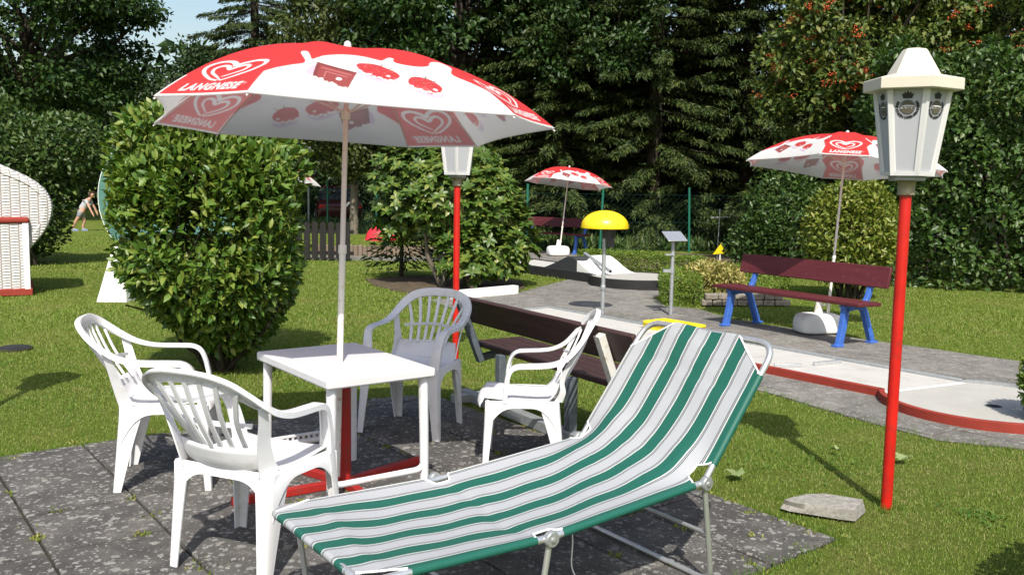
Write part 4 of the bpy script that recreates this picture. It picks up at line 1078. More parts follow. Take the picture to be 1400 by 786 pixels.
# ------------------------------------------------------------------ benches
def make_bench():
    """local x along the bench, +y is where the sitter looks"""
    t = thing('park_bench', 'x', 'bench')
    L = 2.05
    for k in range(2):
        mb = MB(); mb.box((0, .02 + k * .185, .448 + .006 * k), (L, .175, .038)); mb.build('seat_plank', 'burgundy', t, 30, .006)
    m = Matrix.Rotation(R(-16), 3, 'X')
    mb = MB(); mb.box((0, -.185, .715), (L, .036, .225), Matrix.Rotation(R(14), 3, 'X')); mb.build('back_plank', 'burgundy', t, 30, .006)
    for s_ in (-1, 1):
        x = s_ * .80
        mb = MB()
        def cast(pts, w, d):
            pts = catmull(pts, 5); n = len(pts); mb.sweep([(x, y, z) for y, z in pts], [(1, 0, 0)] * n, [unit(np.array((0, -(pts[min(i + 1, n - 1)][1] - pts[max(i - 1, 0)][1]), pts[min(i + 1, n - 1)][0] - pts[max(i - 1, 0)][0]))) for i in range(n)], [(-d / 2, -w / 2), (d / 2, -w / 2), (d / 2, w / 2), (-d / 2, w / 2)])
        cast([(.29, 0), (.275, .05), (.235, .22), (.215, .36), (.225, .425)], .075, .055)
        cast([(-.24, 0), (-.225, .06), (-.15, .22), (-.09, .35), (-.02, .40), (.10, .405), (.225, .385)], .065, .055)
        cast([(-.02, .405), (-.10, .44), (-.155, .53), (-.20, .67), (-.235, .80)], .05, .05)
        mb.box((x, .30, .012), (.075, .12, .024)); mb.box((x, -.25, .012), (.075, .12, .024))
        mb.box((x, .12, .417), (.07, .30, .022))
        mb.build('bench_leg', 'blue', t, 45, .004)
    return t
BG = 'burgundy benches with blue legs'
fx_, fy_ = (2.62 + 3.5) / 2, (10.84 + 9.4) / 2
b1 = make_bench(); n_ = Vector((-.80, -.60, 0))
b1.location = (3.20, 10.33, .012); b1.rotation_euler.z = math.atan2(-.842, .54) + PI
b1['label'] = 'burgundy plank bench with bright blue legs beside the grey path at right'; b1['group'] = BG
b2 = copy_tree(b1); b2.location = (1.02, 22.75, 0.01); b2.rotation_euler.z = math.atan2(-.62, .78) + PI
b2['label'] = 'distant burgundy bench with blue legs under the far parasol by the fence'

t = thing('park_bench', 'dark brown bench with wide backboard on grey steel brackets behind the chairs', 'bench', (-.29, 6.83, .012), math.atan2(-.848, .53))
# local x along the bench (towards the camera), +y towards the lane
for k in range(4):
    mb = MB(); mb.box((1.02, .052 + k * .108, .437), (2.04, .098, .034)); mb.build('seat_plank', 'brown_seat', t, 30, .005)
mb = MB(); mb.box((1.0, -.093, .706), (2.06, .034, .205), Matrix.Rotation(R(24), 3, 'X')); mb.build('backboard', 'brown_seat', t, 30, .006)
for x, mt in ((.10, 'galv_dark'), (1.76, 'white_worn')):
    mb = MB(); a = Vector((x, -.165, .765)); b = Vector((x, .01, .335)); c = Vector((x, .40, .405))
    mb.bar(a, b + (b - a).normalized() * .02, .055, .05, (0, 1, 0)); mb.bar(b - Vector((0, .0, -.002)), c, .052, .048)
    mb.build('bracket', mt, t, 30, .003)
for x in (.45, 1.30):
    mb = MB(); mb.box((x, -.02, .235), (.06, .06, .37)); mb.build('pedestal', 'galv_dark', t, 30, .003)
mb = MB(); mb.box((.98, -.03, .045), (2.1, .075, .07)); mb.build('ground_beam', 'galv', t, 30, .004)
for x in (.06, 1.95):
    mb = MB(); mb.box((x, .12, .041), (.075, .62, .062)); mb.build('cross_beam', 'galv', t, 30, .004)

# ------------------------------------------------------------------ minigolf lanes
def frame_at(u, n, z, a, b): return Vector((u * a[0] + n * b[0], u * a[1] + n * b[1], z))
t = thing('minigolf_lane', 'long pale minigolf lane with red near kerb and round end at right', 'minigolf lane', (0, 0, .012))
f_ = lambda u, n, z: frame_at(u, n, z, UL, NL)
n0, n1, uc, nc, RR = 6.72, 7.62, -3.24, 7.06, .74
def rect(mb, u0, u1, a, b, z0, z1):
    q = [(u0, a), (u1, a), (u1, b), (u0, b)]; mb.loft([[f_(u, n, z0) for u, n in q], [f_(u, n, z1) for u, n in q]])
aj = PI - math.asin((n0 - nc) / -RR * -1) if False else None
th0 = math.atan2(n0 - nc, -math.sqrt(RR * RR - (n0 - nc) ** 2)); th1 = math.atan2(n1 - nc, -math.sqrt(RR * RR - (n1 - nc) ** 2))
uj0 = uc + RR * math.cos(th0); uj1 = uc + RR * math.cos(th1)
mb = MB(); q = [(-9.1, n0), (uj0, n0), (uj1, n1), (-9.1, n1)]; mb.loft([[f_(u, n, .0) for u, n in q], [f_(u, n, .038) for u, n in q]]); mb.build('playing_surface', 'lane', t, 30)
th1p = th1 - 0.0
angs = np.linspace(th0, th0 + (2 * PI - (th0 - th1) % (2 * PI)) , 60) if False else np.linspace(th0, th1 % (2 * PI) , 60)
arc = [(uc + RR * math.cos(a), nc + RR * math.sin(a)) for a in angs]
mb = MB(); mb.loft([[f_(u, n, .0) for u, n in arc], [f_(u, n, .037) for u, n in arc]]); mb.build('putting_circle', 'lane_circle', t, 30)
mb = MB(); mb.loft([[f_(u, n, .0372) for u, n in ((uj0 - .015, n0), (uj0 + .02, n0), (uj1 + .02, n1), (uj1 - .015, n1))], [f_(u, n, .0395) for u, n in ((uj0 - .012, n0), (uj0 + .015, n0), (uj1 + .015, n1), (uj1 - .012, n1))]]); mb.build('joint_strip', 'white_paint', t, 30)
mb = MB()
for k in range(5):
    u0 = -9.1 + k * (uj0 + 9.1) / 5; u1 = -9.1 + (k + 1) * (uj0 + 9.1) / 5 - .004
    mb = MB(); rect(mb, u0, u1, n0 - .045, n0, -.01, .068); mb.build('kerb_board', 'red_board', t, 30, .004)
k0 = [i for i, a in enumerate(angs) if a < th0 + PI * .95]
mb = MB(); rings = [[f_(uc + r_ * math.cos(angs[i]), nc + r_ * math.sin(angs[i]), z) for r_, z in ((RR, -.01), (RR + .045, -.01), (RR + .045, .068), (RR, .068))] for i in k0]; mb.loft(rings); mb.build('kerb_board', 'red_board', t, 50, .003)
k1 = [i for i, a in enumerate(angs) if a > th0 + PI * .94]
mb = MB(); rings = [[f_(uc + r_ * math.cos(angs[i]), nc + r_ * math.sin(angs[i]), z) for r_, z in ((RR, -.01), (RR + .04, -.01), (RR + .04, .062), (RR, .062))] for i in k1]; mb.loft(rings); mb.build('steel_kerb', 'galv', t, 50)
mb = MB(); rect(mb, -9.1, uj1, n1, n1 + .045, -.01, .062); mb.build('steel_kerb', 'galv', t, 30, .004)
mb = MB(); rect(mb, -9.145, -9.1, n0 - .045, n1 + .045, -.01, .060); mb.build('steel_kerb', 'galv', t, 30, .004)
hc = f_(-3.17, 6.97, .0372); mb = MB(); mb.lathe([(.066, .0), (.066, .0012), (.050, .0014)], 28, hc); mb.build('cup_rim', 'galv', t, 30)
mb = MB(); mb.lathe([(.054, .0), (.054, .0020)], 28, hc); mb.build('cup', 'black', t, 30)
for (ua, na, ub, nb) in ((-5.02, 6.82, -4.88, 7.02), (-4.86, 7.18, -4.80, 7.50)):
    mb = MB(); mb.bar(f_(ua, na, .055), f_(ub, nb, .055), .028, .032); mb.build('deflector_bar', 'alu', t, 30, .003)

UF, NF = (.567, -.8237), (.8237, .567)
t = thing('minigolf_lane', 'far minigolf lane with white hump, dark ramp and metal pipe', 'minigolf lane', (0, 0, .012))
f_ = lambda u, n, z: frame_at(u, n, z, UF, NF)
n0, n1, uc, nc, RR = 9.92, 10.82, -11.42, 10.36, .74
mb = MB(); rect(mb, -17.6, -11.9, n0, n1, 0, .135); mb.build('playing_surface', 'lane', t, 30)
angs = np.linspace(0, 2 * PI, 56, endpoint=False); arc = [(uc + RR * math.cos(a), nc + RR * math.sin(a)) for a in angs]
mb = MB(); mb.loft([[f_(u, n, .0) for u, n in arc], [f_(u, n, .1365) for u, n in arc]]); mb.build('putting_circle', 'lane_circle', t, 30)
mb = MB(); rect(mb, -17.6, -11.93, n0 - .05, n0, -.01, .150); mb.build('kerb_board', 'black', t, 30, .004)
mb = MB(); rect(mb, -17.6, -12.0, n1, n1 + .05, -.01, .150); mb.build('kerb_board', 'black', t, 30, .004)
mb = MB(); angk = np.linspace(R(-140), R(140), 50); rings = [[f_(uc + r_ * math.cos(a), nc + r_ * math.sin(a), z) for r_, z in ((RR, -.01), (RR + .05, -.01), (RR + .05, .150), (RR, .150))] for a in angk]; mb.loft(rings); mb.build('kerb_board', 'black', t, 50, .003)
# hump: a dark ramp climbs to the crest, a white face with wavy border falls to the circle
def hump_z(u, n):
    s_ = (n - n0) / .9; c = -12.72 + .05 * math.sin(s_ * 5)
    if u < c: z = .255 * max(0, (u + 13.45) / (c + 13.45)) ** 1.15
    else: z = .255 * (.5 + .5 * math.cos(PI * min(1, (u - c) / .80)))
    return .138 + z
def hump(name, mat, ua, ub):
    mb = MB(); V = []; F = []; nu, nn = 22, 14
    for i in range(nu + 1):
        for j in range(nn + 1):
            n = n0 + .002 + .896 * j / nn; a = ua(n); b = ub(n); u = a + (b - a) * i / nu; V.append(f_(u, n, hump_z(u, n)))
    for i in range(nu):
        for j in range(nn): o = i * (nn + 1) + j; F.append((o, o + nn + 1, o + nn + 2, o + 1))
    base = len(V)
    for i in range(nu + 1):
        for n, j in ((n0 + .002, 0), (n0 + .898, nn)):
            a = ua(n); b = ub(n); u = a + (b - a) * i / nu; V.append(f_(u, n, .130))
    for i in range(nu):
        F.append((i * (nn + 1), base + 2 * i, base + 2 * i + 2, (i + 1) * (nn + 1))); F.append((i * (nn + 1) + nn, (i + 1) * (nn + 1) + nn, base + 2 * i + 3, base + 2 * i + 1))
    mb.add(V, F); return mb.build(name, mat, t, 60)
bd = lambda n: -12.46 - .30 * ((n - n0) / .9) + .10 * math.sin((n - n0) / .9 * 7.5)
hump('ramp', 'lane_dark', lambda n: -13.44, bd); hump('hump', 'white_paint', bd, lambda n: -11.92)
mb = MB(); a = f_(-12.72, 10.30, .430); b = f_(-11.76, 10.08, .205); mb.tube([a, b], .030, 12); pp = mb.build('pipe', 'galv', t, 60)
d_ = (b - a).normalized(); mb = MB(); mb.tube([b - d_ * .001, b + d_ * .004], .024, 12); mb.build('pipe_mouth', 'black', pp, 60)

# ------------------------------------------------------------------ small furniture of the course
t = thing('dome_lamp', 'yellow dome on a thin grey post beside the lanes', 'lamp', (1.155, 11.71, .012))
mb = MB(); mb.tube([(0, 0, 0), (0, 0, 1.12)], .026, 14); mb.build('post', 'galv', t, 60)
mb = MB(); mb.lathe([(.030, .30), (.033, .305), (.033, .36), (.030, .365)], 14); mb.build('post_sleeve', 'galv', t, 40)
pr_ = [(.300, 1.085), (.303, 1.098), (.296, 1.13)] + [(.30 * math.cos(a), 1.105 + .205 * math.sin(a)) for a in np.linspace(.18, PI / 2 - .02, 12)]
mb = MB(); mb.lathe(pr_, 40); mb.build('dome', 'yellow', t, 50)
mb = MB(); mb.lathe([(.075, .96), (.085, .98), (.09, 1.09)], 16, (.05, 0, 0)); mb.box((.075, -.03, .93), (.085, .06, .16)); mb.build('fitting', 'dark_box', t, 40)
t = thing('score_desk', 'tilted metal writing plate on a grey post beside the clipped hedge', 'score stand', (2.02, 11.69, .012))
mb = MB(); mb.tube([(0, 0, 0), (0, 0, .93)], .024, 12); mb.build('post', 'galv', t, 60)
mb = MB(); mb.box((.01, -.03, 1.0), (.27, .22, .012), Matrix.Rotation(R(20), 3, 'Z') @ Matrix.Rotation(R(30), 3, 'X')); mb.build('plate', 'alu', t, 30, .003)
mb = MB(); mb.box((-.045, -.02, .77), (.11, .04, .02)); mb.build('clip', 'galv', t, 40)
mb = MB(); mb.box((-.07, -.02, .565), (.10, .07, .035)); mb.build('clip', 'galv', t, 40)
mb = MB(); mb.tube([(0, 0, .53), (0, 0, .60)], .03, 12); mb.build('post_sleeve', 'galv', t, 40)
t = thing('crate', 'yellow plastic crate on the path behind the lounger head', 'crate', (1.80, 10.18, .014), R(-52))
for (c, d) in (((0, .17, .055), (.60, .02, .10)), ((0, -.17, .055), (.60, .02, .10)), ((.29, 0, .055), (.02, .32, .10)), ((-.29, 0, .055), (.02, .32, .10))):
    mb = MB(); mb.box(c, d); mb.build('crate_side', 'yellow_crate', t, 30, .004)
mb = MB(); mb.box((0, 0, .02), (.57, .32, .02)); mb.build('crate_floor', 'yellow_crate', t, 30)
mb = MB(); mb.tube(fillet([(0, .185, .108), (.305, .185, .108), (.305, -.185, .108), (-.305, -.185, .108), (-.305, .185, .108), (0, .185, .108)], .05, 5), .014, 8); mb.build('crate_rim', 'yellow_crate', t, 50)
t = thing('flag_marker', 'yellow triangular pennant on a thin white stick behind the golden shrub', 'flag', (4.43, 19.8, 0))
mb = MB(); mb.tube([(0, 0, 0), (0, 0, .42)], .016, 8); mb.build('stick', 'white_paint', t, 60)
mb = MB(); mb.loft([[(-.16, -.030, .22), (.14, -.030, .25), (.02, -.030, .48)], [(-.16, -.020, .22), (.14, -.020, .25), (.02, -.020, .48)]]); mb.build('pennant', 'yellow', t, 0)
t = thing('garden_stake', 'thin grey metal stake with a small crossbar near the fence', 'stake', (4.7, 21.3, 0))
mb = MB(); mb.tube([(0, 0, 0), (.02, 0, 1.15)], .010, 6); mb.build('rod', 'galv', t, 60)
mb = MB(); mb.tube([(-.18, 0, .95), (.22, 0, .97)], .008, 6); mb.build('crossbar', 'galv', t, 60)
t = thing('kerb_block', 'white painted kerb edging the flower bed behind the brown bench', 'kerb', (-.30, 13.46, 0), math.atan2(.63, .64))
for k in range(2): mb = MB(); mb.box((-.44 + k * .63, 0, .055), (.625, .12, .15)); mb.build('kerb_stone', 'white_paint', t, 30, .008)
# bed edge of the golden shrub: two courses of stones
t = thing('stone_edging', 'low wall of rough grey stones in front of the golden shrub', 'stone edging', (0, 0, .01))
r = random.Random(4)
for row in range(2):
    x = 2.60 + row * .05
    while x < 3.75:
        w_ = r.uniform(.13, .24); y = 12.72 + (x - 2.6) * .12
        mb = MB(); mb.box((x + w_ / 2, y + r.uniform(-.01, .01), .045 + row * .085), (w_ - .012, .14, .078), Matrix.Rotation(r.uniform(-.06, .06), 3, 'Z') @ Matrix.Rotation(r.uniform(-.04, .04), 3, 'Y')); mb.build('stone', 'stone', t, 30, .012); x += w_
# broken slab
t = thing('broken_slab', 'broken piece of pale concrete slab lying on the patio corner', 'stone', (1.60, 4.50, .016), R(4))
top = [(-.20, .07), (-.17, .09), (-.06, .14), (.04, .135), (.19, .03), (.18, .01), (.08, -.11), (.02, -.085), (-.05, -.04), (-.12, .0), (-.17, .03)]
mb = MB(); mb.loft([[(x * 1.04 + .01 * math.sin(9 * x), y * 1.05, 0) for x, y in top], [(x * 1.03 + .010 * math.sin(37 * y), y * 1.03 + .010 * math.cos(34 * x), .022) for x, y in top], [(x, y, .052 + .03 * x) for x, y in top], [(x * .97, y * .97, .055 + .03 * x) for x, y in top]]); mb.build('slab_fragment', 'concrete', t, 20)
# drain cover in the lawn
t = thing('drain_cover', 'small dark drain cover set in the lawn at left', 'drain', (-4.67, 8.62, .005))
mb = MB(); mb.lathe([(.135, 0), (.135, .022), (.12, .026)], 24); mb.build('cover', 'black', t, 40)
mb = MB(); mb.lathe([(.155, 0), (.155, .016), (.137, .018)], 24); mb.build('frame', 'soil', t, 40)
# fallen leaves
for k, (x, y, lab, a) in enumerate(((2.32, 5.38, 'curled pale green leaf on the grass right of the red post', .4), (1.27, 5.0, 'broad pale green leaf at the patio edge beside the lounger', 1.2), (2.02, 5.55, 'small leaf on the grass just beyond the red post', 2.0))):
    mb = MB(); s_ = (.075, .085, .04)[k]; V = [(0, 0, .02), (.5, -.35, .035), (1.1, -.1, .05), (.9, .15, .03), (1.5, .5, .02), (.7, .55, .04), (.3, .9, .05), (.15, .4, .03), (-.5, .5, .04), (-.15, 0, .03), (.45, .2, .022)]
    mb.add([(x_ * s_, y_ * s_, z_ + .004) for x_, y_, z_ in V], [(10, i, (i + 1) % 10) for i in range(10)])
    o = mb.build('fallen_leaf', 'dry_leaf', None, 60); o.location = (x, y, .012); o.rotation_euler.z = a; tag(o, lab, 'leaf', 'fallen leaves')

# ------------------------------------------------------------------ fences
t = thing('wire_fence', 'green chain link fence with green posts in front of the spruces', 'fence', (0, 0, 0))
posts = [(-8.2, 32.5), (-6.1, 30.6), (-4.2, 28.4), (-1.9, 25.4), (.34, 22.5), (2.15, 22.9), (4.46, 23.46), (6.9, 24.0), (9.4, 24.6)]
for k, (x, y) in enumerate(posts):
    mb = MB(); z = 1.6 + .03 * (k % 3); mb.tube([(x, y, 0), (x + .05 * ((k * 7) % 3 - 1), y, z)], .030, 8); mb.lathe([(.034, z), (.03, z + .02)], 8, (x + .05 * ((k * 7) % 3 - 1), y, 0)); mb.build('fence_post', 'green_metal', t, 50)
mb = MB()
for (x0, y0), (x1, y1) in zip(posts[:-1], posts[1:]):
    L = math.hypot(x1 - x0, y1 - y0); H = 1.42; st = .15
    P_ = lambda s_, z: (x0 + (x1 - x0) * s_ / L, y0 + (y1 - y0) * s_ / L, z)
    for sg in (1, -1):
        s_ = -H
        while s_ < L:
            a, b = s_, s_ + H; za, zb = (0.03, H) if sg > 0 else (H, .03)
            ca, cb = max(a, 0), min(b, L)
            if cb > ca: mb.tube([P_(ca, za + (zb - za) * (ca - a) / H), P_(cb, za + (zb - za) * (cb - a) / H)], .0020, 3, False)
            s_ += st
    for z in (.05, .75, 1.43): mb.tube([P_(0, z), P_(L, z)], .004, 3, False)
o = mb.build('chain_link_mesh', 'wire', t, 0, fixn=False); o['kind'] = 'stuff'

t = thing('picket_fence', 'low dark picket fence on the lawn beside the laurel bush', 'fence', (0, 0, 0))
for k in range(14):
    x = -5.55 + k * .165; h = .80 + .012 * math.sin(k * 3.1)
    mb = MB(); mb.loft([[(x + a, y, z) for a, z in ((-.062, .04), (.062, .04), (.062, h - .045), (.035, h - .008), (0, h), (-.035, h - .008), (-.062, h - .045))] for y in (19.06, 19.085)]); mb.build('picket', 'picket', t, 30)
for z in (.16, .60): mb = MB(); mb.box((-4.45, 19.11, z), (2.35, .04, .075)); mb.build('rail', 'picket', t, 30)
t = thing('palisade_edging', 'row of short upright logs edging the lawn behind the parasol pole', 'palisade', (0, 0, 0))
r = random.Random(6)
for k in range(26):
    x = -4.3 + k * .105; h = .24 + r.uniform(-.02, .02)
    mb = MB(); mb.lathe([(.052, -.02), (.052, h - .01), (.042, h)], 9, (x, 20.42 + .02 * math.sin(k), 0)); mb.build('log', 'palisade', t, 40)
mb = MB(); mb.prism([(-5.6, 19.3), (-2.2, 19.3), (-1.2, 19.9), (-1.4, 20.38), (-4.6, 20.38), (-5.8, 20.2)], -.03, .012); tag(mb.build('gravel_strip', 'pathslab', None, 0), kind='structure')

# ------------------------------------------------------------------ beach chair, teal board, child, far things
t = thing('beach_chair', 'white wicker hooded beach chair with red trim at the left edge', 'beach chair', (0, 0, 0))
x1, x0, y0, y1 = -6.66, -8.1, 12.62, 13.75
mb = MB(); mb.loft([[(x, y, z) for x, y in ((x0, y0), (x1, y0), (x1, y1), (x0, y1))] for z in (.08, .99)]); mb.build('body', 'wicker', t, 30)
mb = MB(); mb.box((x1 - .03, y0 - .006, .535), (.075, .035, .91)); mb.build('corner_board', 'white_paint', t, 30, .006)
mb = MB(); mb.box(((x0 + x1) / 2, (y0 + y1) / 2, .055), (x1 - x0 + .06, y1 - y0 + .05, .10)); mb.build('base_board', 'red_board', t, 30, .012)
mb = MB(); mb.box((-7.22, y0 + .05, 1.03), (1.16, .16, .085)); mb.build('arm_rest', 'red_board', t, 30, .03)
out = catmull([(-7.9, 2.0), (-7.45, 1.95), (-7.05, 1.815), (-6.80, 1.70), (-6.58, 1.58), (-6.42, 1.43), (-6.345, 1.25), (-6.37, 1.05), (-6.46, .86), (-6.60, .68), (-6.68, .60)], 4)
mb = MB()
rings = []
for p in out:
    d = Vector((p[0] + 7.3, 0, p[1] - 1.15)).normalized()
    rings.append([(p[0] - d.x * a, y, p[1] - d.z * a) for a, y in ((.10, y0 + .07), (.02, y0 + .09), (0, y0 + .15), (0, y1 - .15), (.02, y1 - .09), (.10, y1 - .07), (.14, y1 - .10), (.14, y0 + .10))])
mb.loft(rings); mb.build('hood', 'wicker', t, 50)
inner = [(p[0] - Vector((p[0] + 7.3, 0, p[1] - 1.15)).normalized().x * .09, p[1] - Vector((p[0] + 7.3, 0, p[1] - 1.15)).normalized().z * .09) for p in out]
side = inner + [(-7.4, .60), (-7.9, .8)]
for ya, yb in ((y0 + .085, y0 + .115), (y1 - .115, y1 - .085)):
    mb = MB(); mb.loft([[(x, ya, z) for x, z in side], [(x, yb, z) for x, z in side]]); mb.build('hood_side', 'wicker', t, 0)
mb = MB(); mb.tube([(-7.22, y0 - .01, .40), (-7.05, y0 - .01, .40)], .012, 8); mb.tube([(-7.04, y0 - .012, .33), (-7.04, y0 - .012, .47)], .010, 8); mb.build('handle', 'dark_box', t)

piv = Vector((x1, y0, 0)); t.location = piv + Vector((.07, 0, 0)); t.rotation_euler.z = R(27)
for c_ in t.children: c_.data.transform(Matrix.Translation(-piv))

t = thing('round_board', 'large teal disc on a white wedge foot behind the laurel bush', 'round board', (-4.64, 12.6, 0))
mb = MB(); m = Matrix.Rotation(PI / 2, 3, 'X') ; mb.lathe([(.962, -.02), (.97, -.02), (.97, .02), (.962, .02)], 64, (0, 0, 1.36), True, 0, m); mb.build('rim', 'white_paint', t, 60)
mb = MB(); mb.lathe([(.961, -.022), (.961, .022)], 64, (0, 0, 1.36), True, 0, m); mb.build('disc', 'teal', t, 60)
for sg in (-1, 1):
    mb = MB(); mb.loft([[(sg * .60 - .20, -.55, 0), (sg * .60 + .20, -.55, 0), (sg * .60 + .20, -.25, 0), (sg * .60 - .20, -.25, 0)], [(sg * .56 - .06, -.42, .72), (sg * .56 + .10, -.42, .72), (sg * .56 + .10, -.28, .72), (sg * .56 - .06, -.28, .72)]]); mb.build('wedge_foot', 'white_paint', t, 30, .01)

# child stooping on the far lawn
MAT['skin'] = M_simple('skin', (0.50, 0.28, 0.20), 0.5, 0, 0.06, 20)
MAT['shirt'] = M_simple('grey shirt cloth', (0.40, 0.41, 0.43), 0.8, 0, 0.08, 20)
MAT['shorts'] = M_simple('grey shorts cloth', (0.22, 0.23, 0.25), 0.8, 0, 0.08, 20)
MAT['hair'] = M_simple('brown hair', (0.06, 0.035, 0.022), 0.6, 0, 0.2, 40)
MAT['shoe'] = M_simple('blue grey shoe', (0.13, 0.19, 0.26), 0.6, 0, 0.1, 30)
def skin_fig(name, nodes, edges, mat, parent, root=0, sub=2):
    me = bpy.data.meshes.new(name); me.from_pydata([n[:3] for n in nodes], edges, []); o = link(name, me, mat, parent)
    sk = o.modifiers.new('skin', 'SKIN')
    for i, n in enumerate(nodes): d = me.skin_vertices[0].data[i]; d.radius = (n[3], n[4] if len(n) > 4 else n[3])
    me.skin_vertices[0].data[root].use_root = True; sk.use_smooth_shade = True
    sb = o.modifiers.new('sub', 'SUBSURF'); sb.levels = sub; sb.render_levels = sub
    return o
t = thing('person', 'child in grey shirt and shorts bending over the far lawn', 'child', (-13.15, 28.3, 0), R(0))
# local +x is the way the child leans
N_ = [(0, 0, .62, .085, .095), (.09, 0, .74, .085, .10), (.20, 0, .88, .09, .11), (.25, 0, .95, .06, .08), (.30, 0, 1.0, .035), (.345, 0, 1.06, .06), (.375, 0, 1.12, .072), (.385, 0, 1.18, .055),
      (.05, -.08, .55, .07), (-.10, -.09, .33, .05), (-.22, -.09, .08, .032), (-.15, -.09, .04, .03), (-.07, -.09, .025, .022),
      (.02, .08, .55, .07), (.06, .09, .31, .05), (.00, .09, .08, .032), (.06, .09, .035, .03), (.13, .09, .025, .022),
      (.24, -.13, .92, .045), (.34, -.17, .74, .034), (.42, -.17, .57, .026), (.45, -.17, .51, .028),
      (.24, .13, .92, .045), (.33, .17, .75, .034), (.39, .18, .60, .026), (.41, .18, .54, .028)]
E_ = [(0, 1), (1, 2), (2, 3), (3, 4), (4, 5), (5, 6), (6, 7), (0, 8), (8, 9), (9, 10), (10, 11), (11, 12), (0, 13), (13, 14), (14, 15), (15, 16), (16, 17), (3, 18), (18, 19), (19, 20), (20, 21), (3, 22), (22, 23), (23, 24), (24, 25)]
for h_ in (21, 25):
    bx, by, bz = N_[h_][:3]
    for k in range(4): a = len(N_); N_ += [(bx + .012 + .004 * k, by + (k - 1.5) * .013, bz - .035, .006), (bx + .018 + .002 * k, by + (k - 1.5) * .015, bz - .062 - .004 * (k in (1, 2)), .005)]; E_ += [(h_, a), (a, a + 1)]
    a = len(N_); N_ += [(bx + .03, by - .01, bz - .012, .007), (bx + .045, by - .012, bz - .03, .006)]; E_ += [(h_, a), (a, a + 1)]
skin_fig('body', N_, E_, 'skin', t)
skin_fig('shirt', [(0, 0, .62, .10, .112), (.09, 0, .74, .10, .115), (.20, 0, .88, .102, .122), (.25, 0, .95, .07, .095), (.24, -.135, .92, .058), (.29, -.155, .82, .05), (.24, .135, .92, .058), (.29, .155, .82, .05)], [(0, 1), (1, 2), (2, 3), (3, 4), (4, 5), (3, 6), (6, 7)], 'shirt', t)
skin_fig('shorts', [(.02, 0, .66, .10, .112), (0, 0, .60, .10, .11), (.03, -.085, .53, .086), (-.06, -.09, .40, .074), (.02, .085, .53, .086), (.05, .09, .38, .074)], [(0, 1), (1, 2), (2, 3), (1, 4), (4, 5)], 'shorts', t)
skin_fig('hair', [(.36, 0, 1.13, .075), (.37, 0, 1.19, .072), (.33, 0, 1.12, .07)], [(0, 1), (0, 2)], 'hair', t)
for x, y in ((-.16, -.09), (.04, .09)): mb = MB(); mb.loft([[(x + a * k, y + b * k, z) for a, b in ((-.07, -.035), (.07, -.04), (.12, 0), (.07, .04), (-.07, .035))] for z, k in ((0.0, 1), (.04, 1), (.075, .6))]); mb.build('shoe', 'shoe', t, 60)
mb = MB(); mb.lathe([(.008, -.004), (.008, .004)], 8, (.452, 0, 1.10)); 

t = thing('globe_lamp', 'white globe lamp on a thin pole far behind the laurel bush', 'lamp', (-7.25, 33, 0))
mb = MB(); mb.tube([(0, 0, 0), (0, 0, 2.62)], .035, 8); mb.build('pole', 'galv', t, 60)
mb = MB(); mb.lathe([(.01, 2.58)] + [(.135 * math.sin(a), 2.72 - .135 * math.cos(a)) for a in np.linspace(.3, PI - .05, 12)], 18); mb.build('globe', 'white_paint', t, 60)
MAT['toy_red'] = M_simple('red plastic', (0.62, 0.03, 0.05), 0.4, 0, 0.06, 8)
t = thing('play_tub', 'red plastic shell lying on the far lawn left of the rhododendron', 'toy', (-3.75, 26.3, 0))
mb = MB(); mb.lathe([(.42 * math.sin(a) + .01, .42 * math.cos(a)) for a in np.linspace(.02, PI / 2, 12)], 24); mb.build('shell', 'toy_red', t, 60)
mb = MB(); mb.lathe([(.43, 0), (.45, .0), (.45, .035), (.42, .04)], 24); mb.build('rim', 'toy_red', t, 60)
MAT['car_paint'] = M_simple('dark red car paint', (0.05, 0.004, 0.006), 0.22, 0.1, 0.04, 5); MAT['glass'] = M_simple('dark car glass', (0.02, 0.025, 0.03), 0.08, 0, 0.05, 5, 0, 80, 0.6)
MAT['tail_red'] = M_simple('tail light plastic', (0.5, 0.01, 0.012), 0.25, 0, 0.05, 9)
t = thing('parked_car', 'dark red car parked in the shade beyond the green fence', 'car', (-6.9, 36.5, 0), R(14))
sec = lambda y, w, z0, z1, tw: [(-w, y, z0), (w, y, z0), (w * 1.02, y, (z0 + z1) / 2), (tw, y, z1), (-tw, y, z1), (-w * 1.02, y, (z0 + z1) / 2)]
mb = MB(); mb.loft([sec(-2.05, .72, .38, .72, .66), sec(-1.9, .82, .25, .86, .76), sec(-.9, .86, .22, .95, .80), sec(1.3, .86, .22, .95, .80), sec(1.95, .82, .25, .90, .76), sec(2.1, .74, .38, .82, .68)]); mb.build('body', 'car_paint', t, 50, .03)
mb = MB(); mb.loft([sec(-1.0, .76, .93, .95, .70), sec(-.35, .76, .93, 1.40, .56), sec(1.0, .76, .93, 1.42, .56), sec(1.75, .74, .90, .96, .68)]); mb.build('cabin', 'glass', t, 40)
mb = MB(); mb.box((0, .35, 1.43), (1.12, 1.4, .04)); mb.build('roof', 'car_paint', t, 40, .02)
for x in (-.82, .82):
    for y in (-1.25, 1.3):
        m = Matrix.Rotation(PI / 2, 3, 'Y'); mb = MB(); mb.lathe([(.20, -.09), (.30, -.09), (.31, 0), (.30, .09), (.20, .09)], 20, (x, y, .31), True, 0, m); wh = mb.build('wheel', 'black', t, 50)
        mb = MB(); mb.lathe([(.02, -.095), (.19, -.093), (.19, .093), (.02, .095)], 14, (x, y, .31), True, 0, m); mb.build('rim', 'alu', wh, 50)
    mb = MB(); mb.box((x * .82, -2.0, .70), (.22, .10, .14)); mb.build('tail_light', 'tail_red', t, 30, .02)
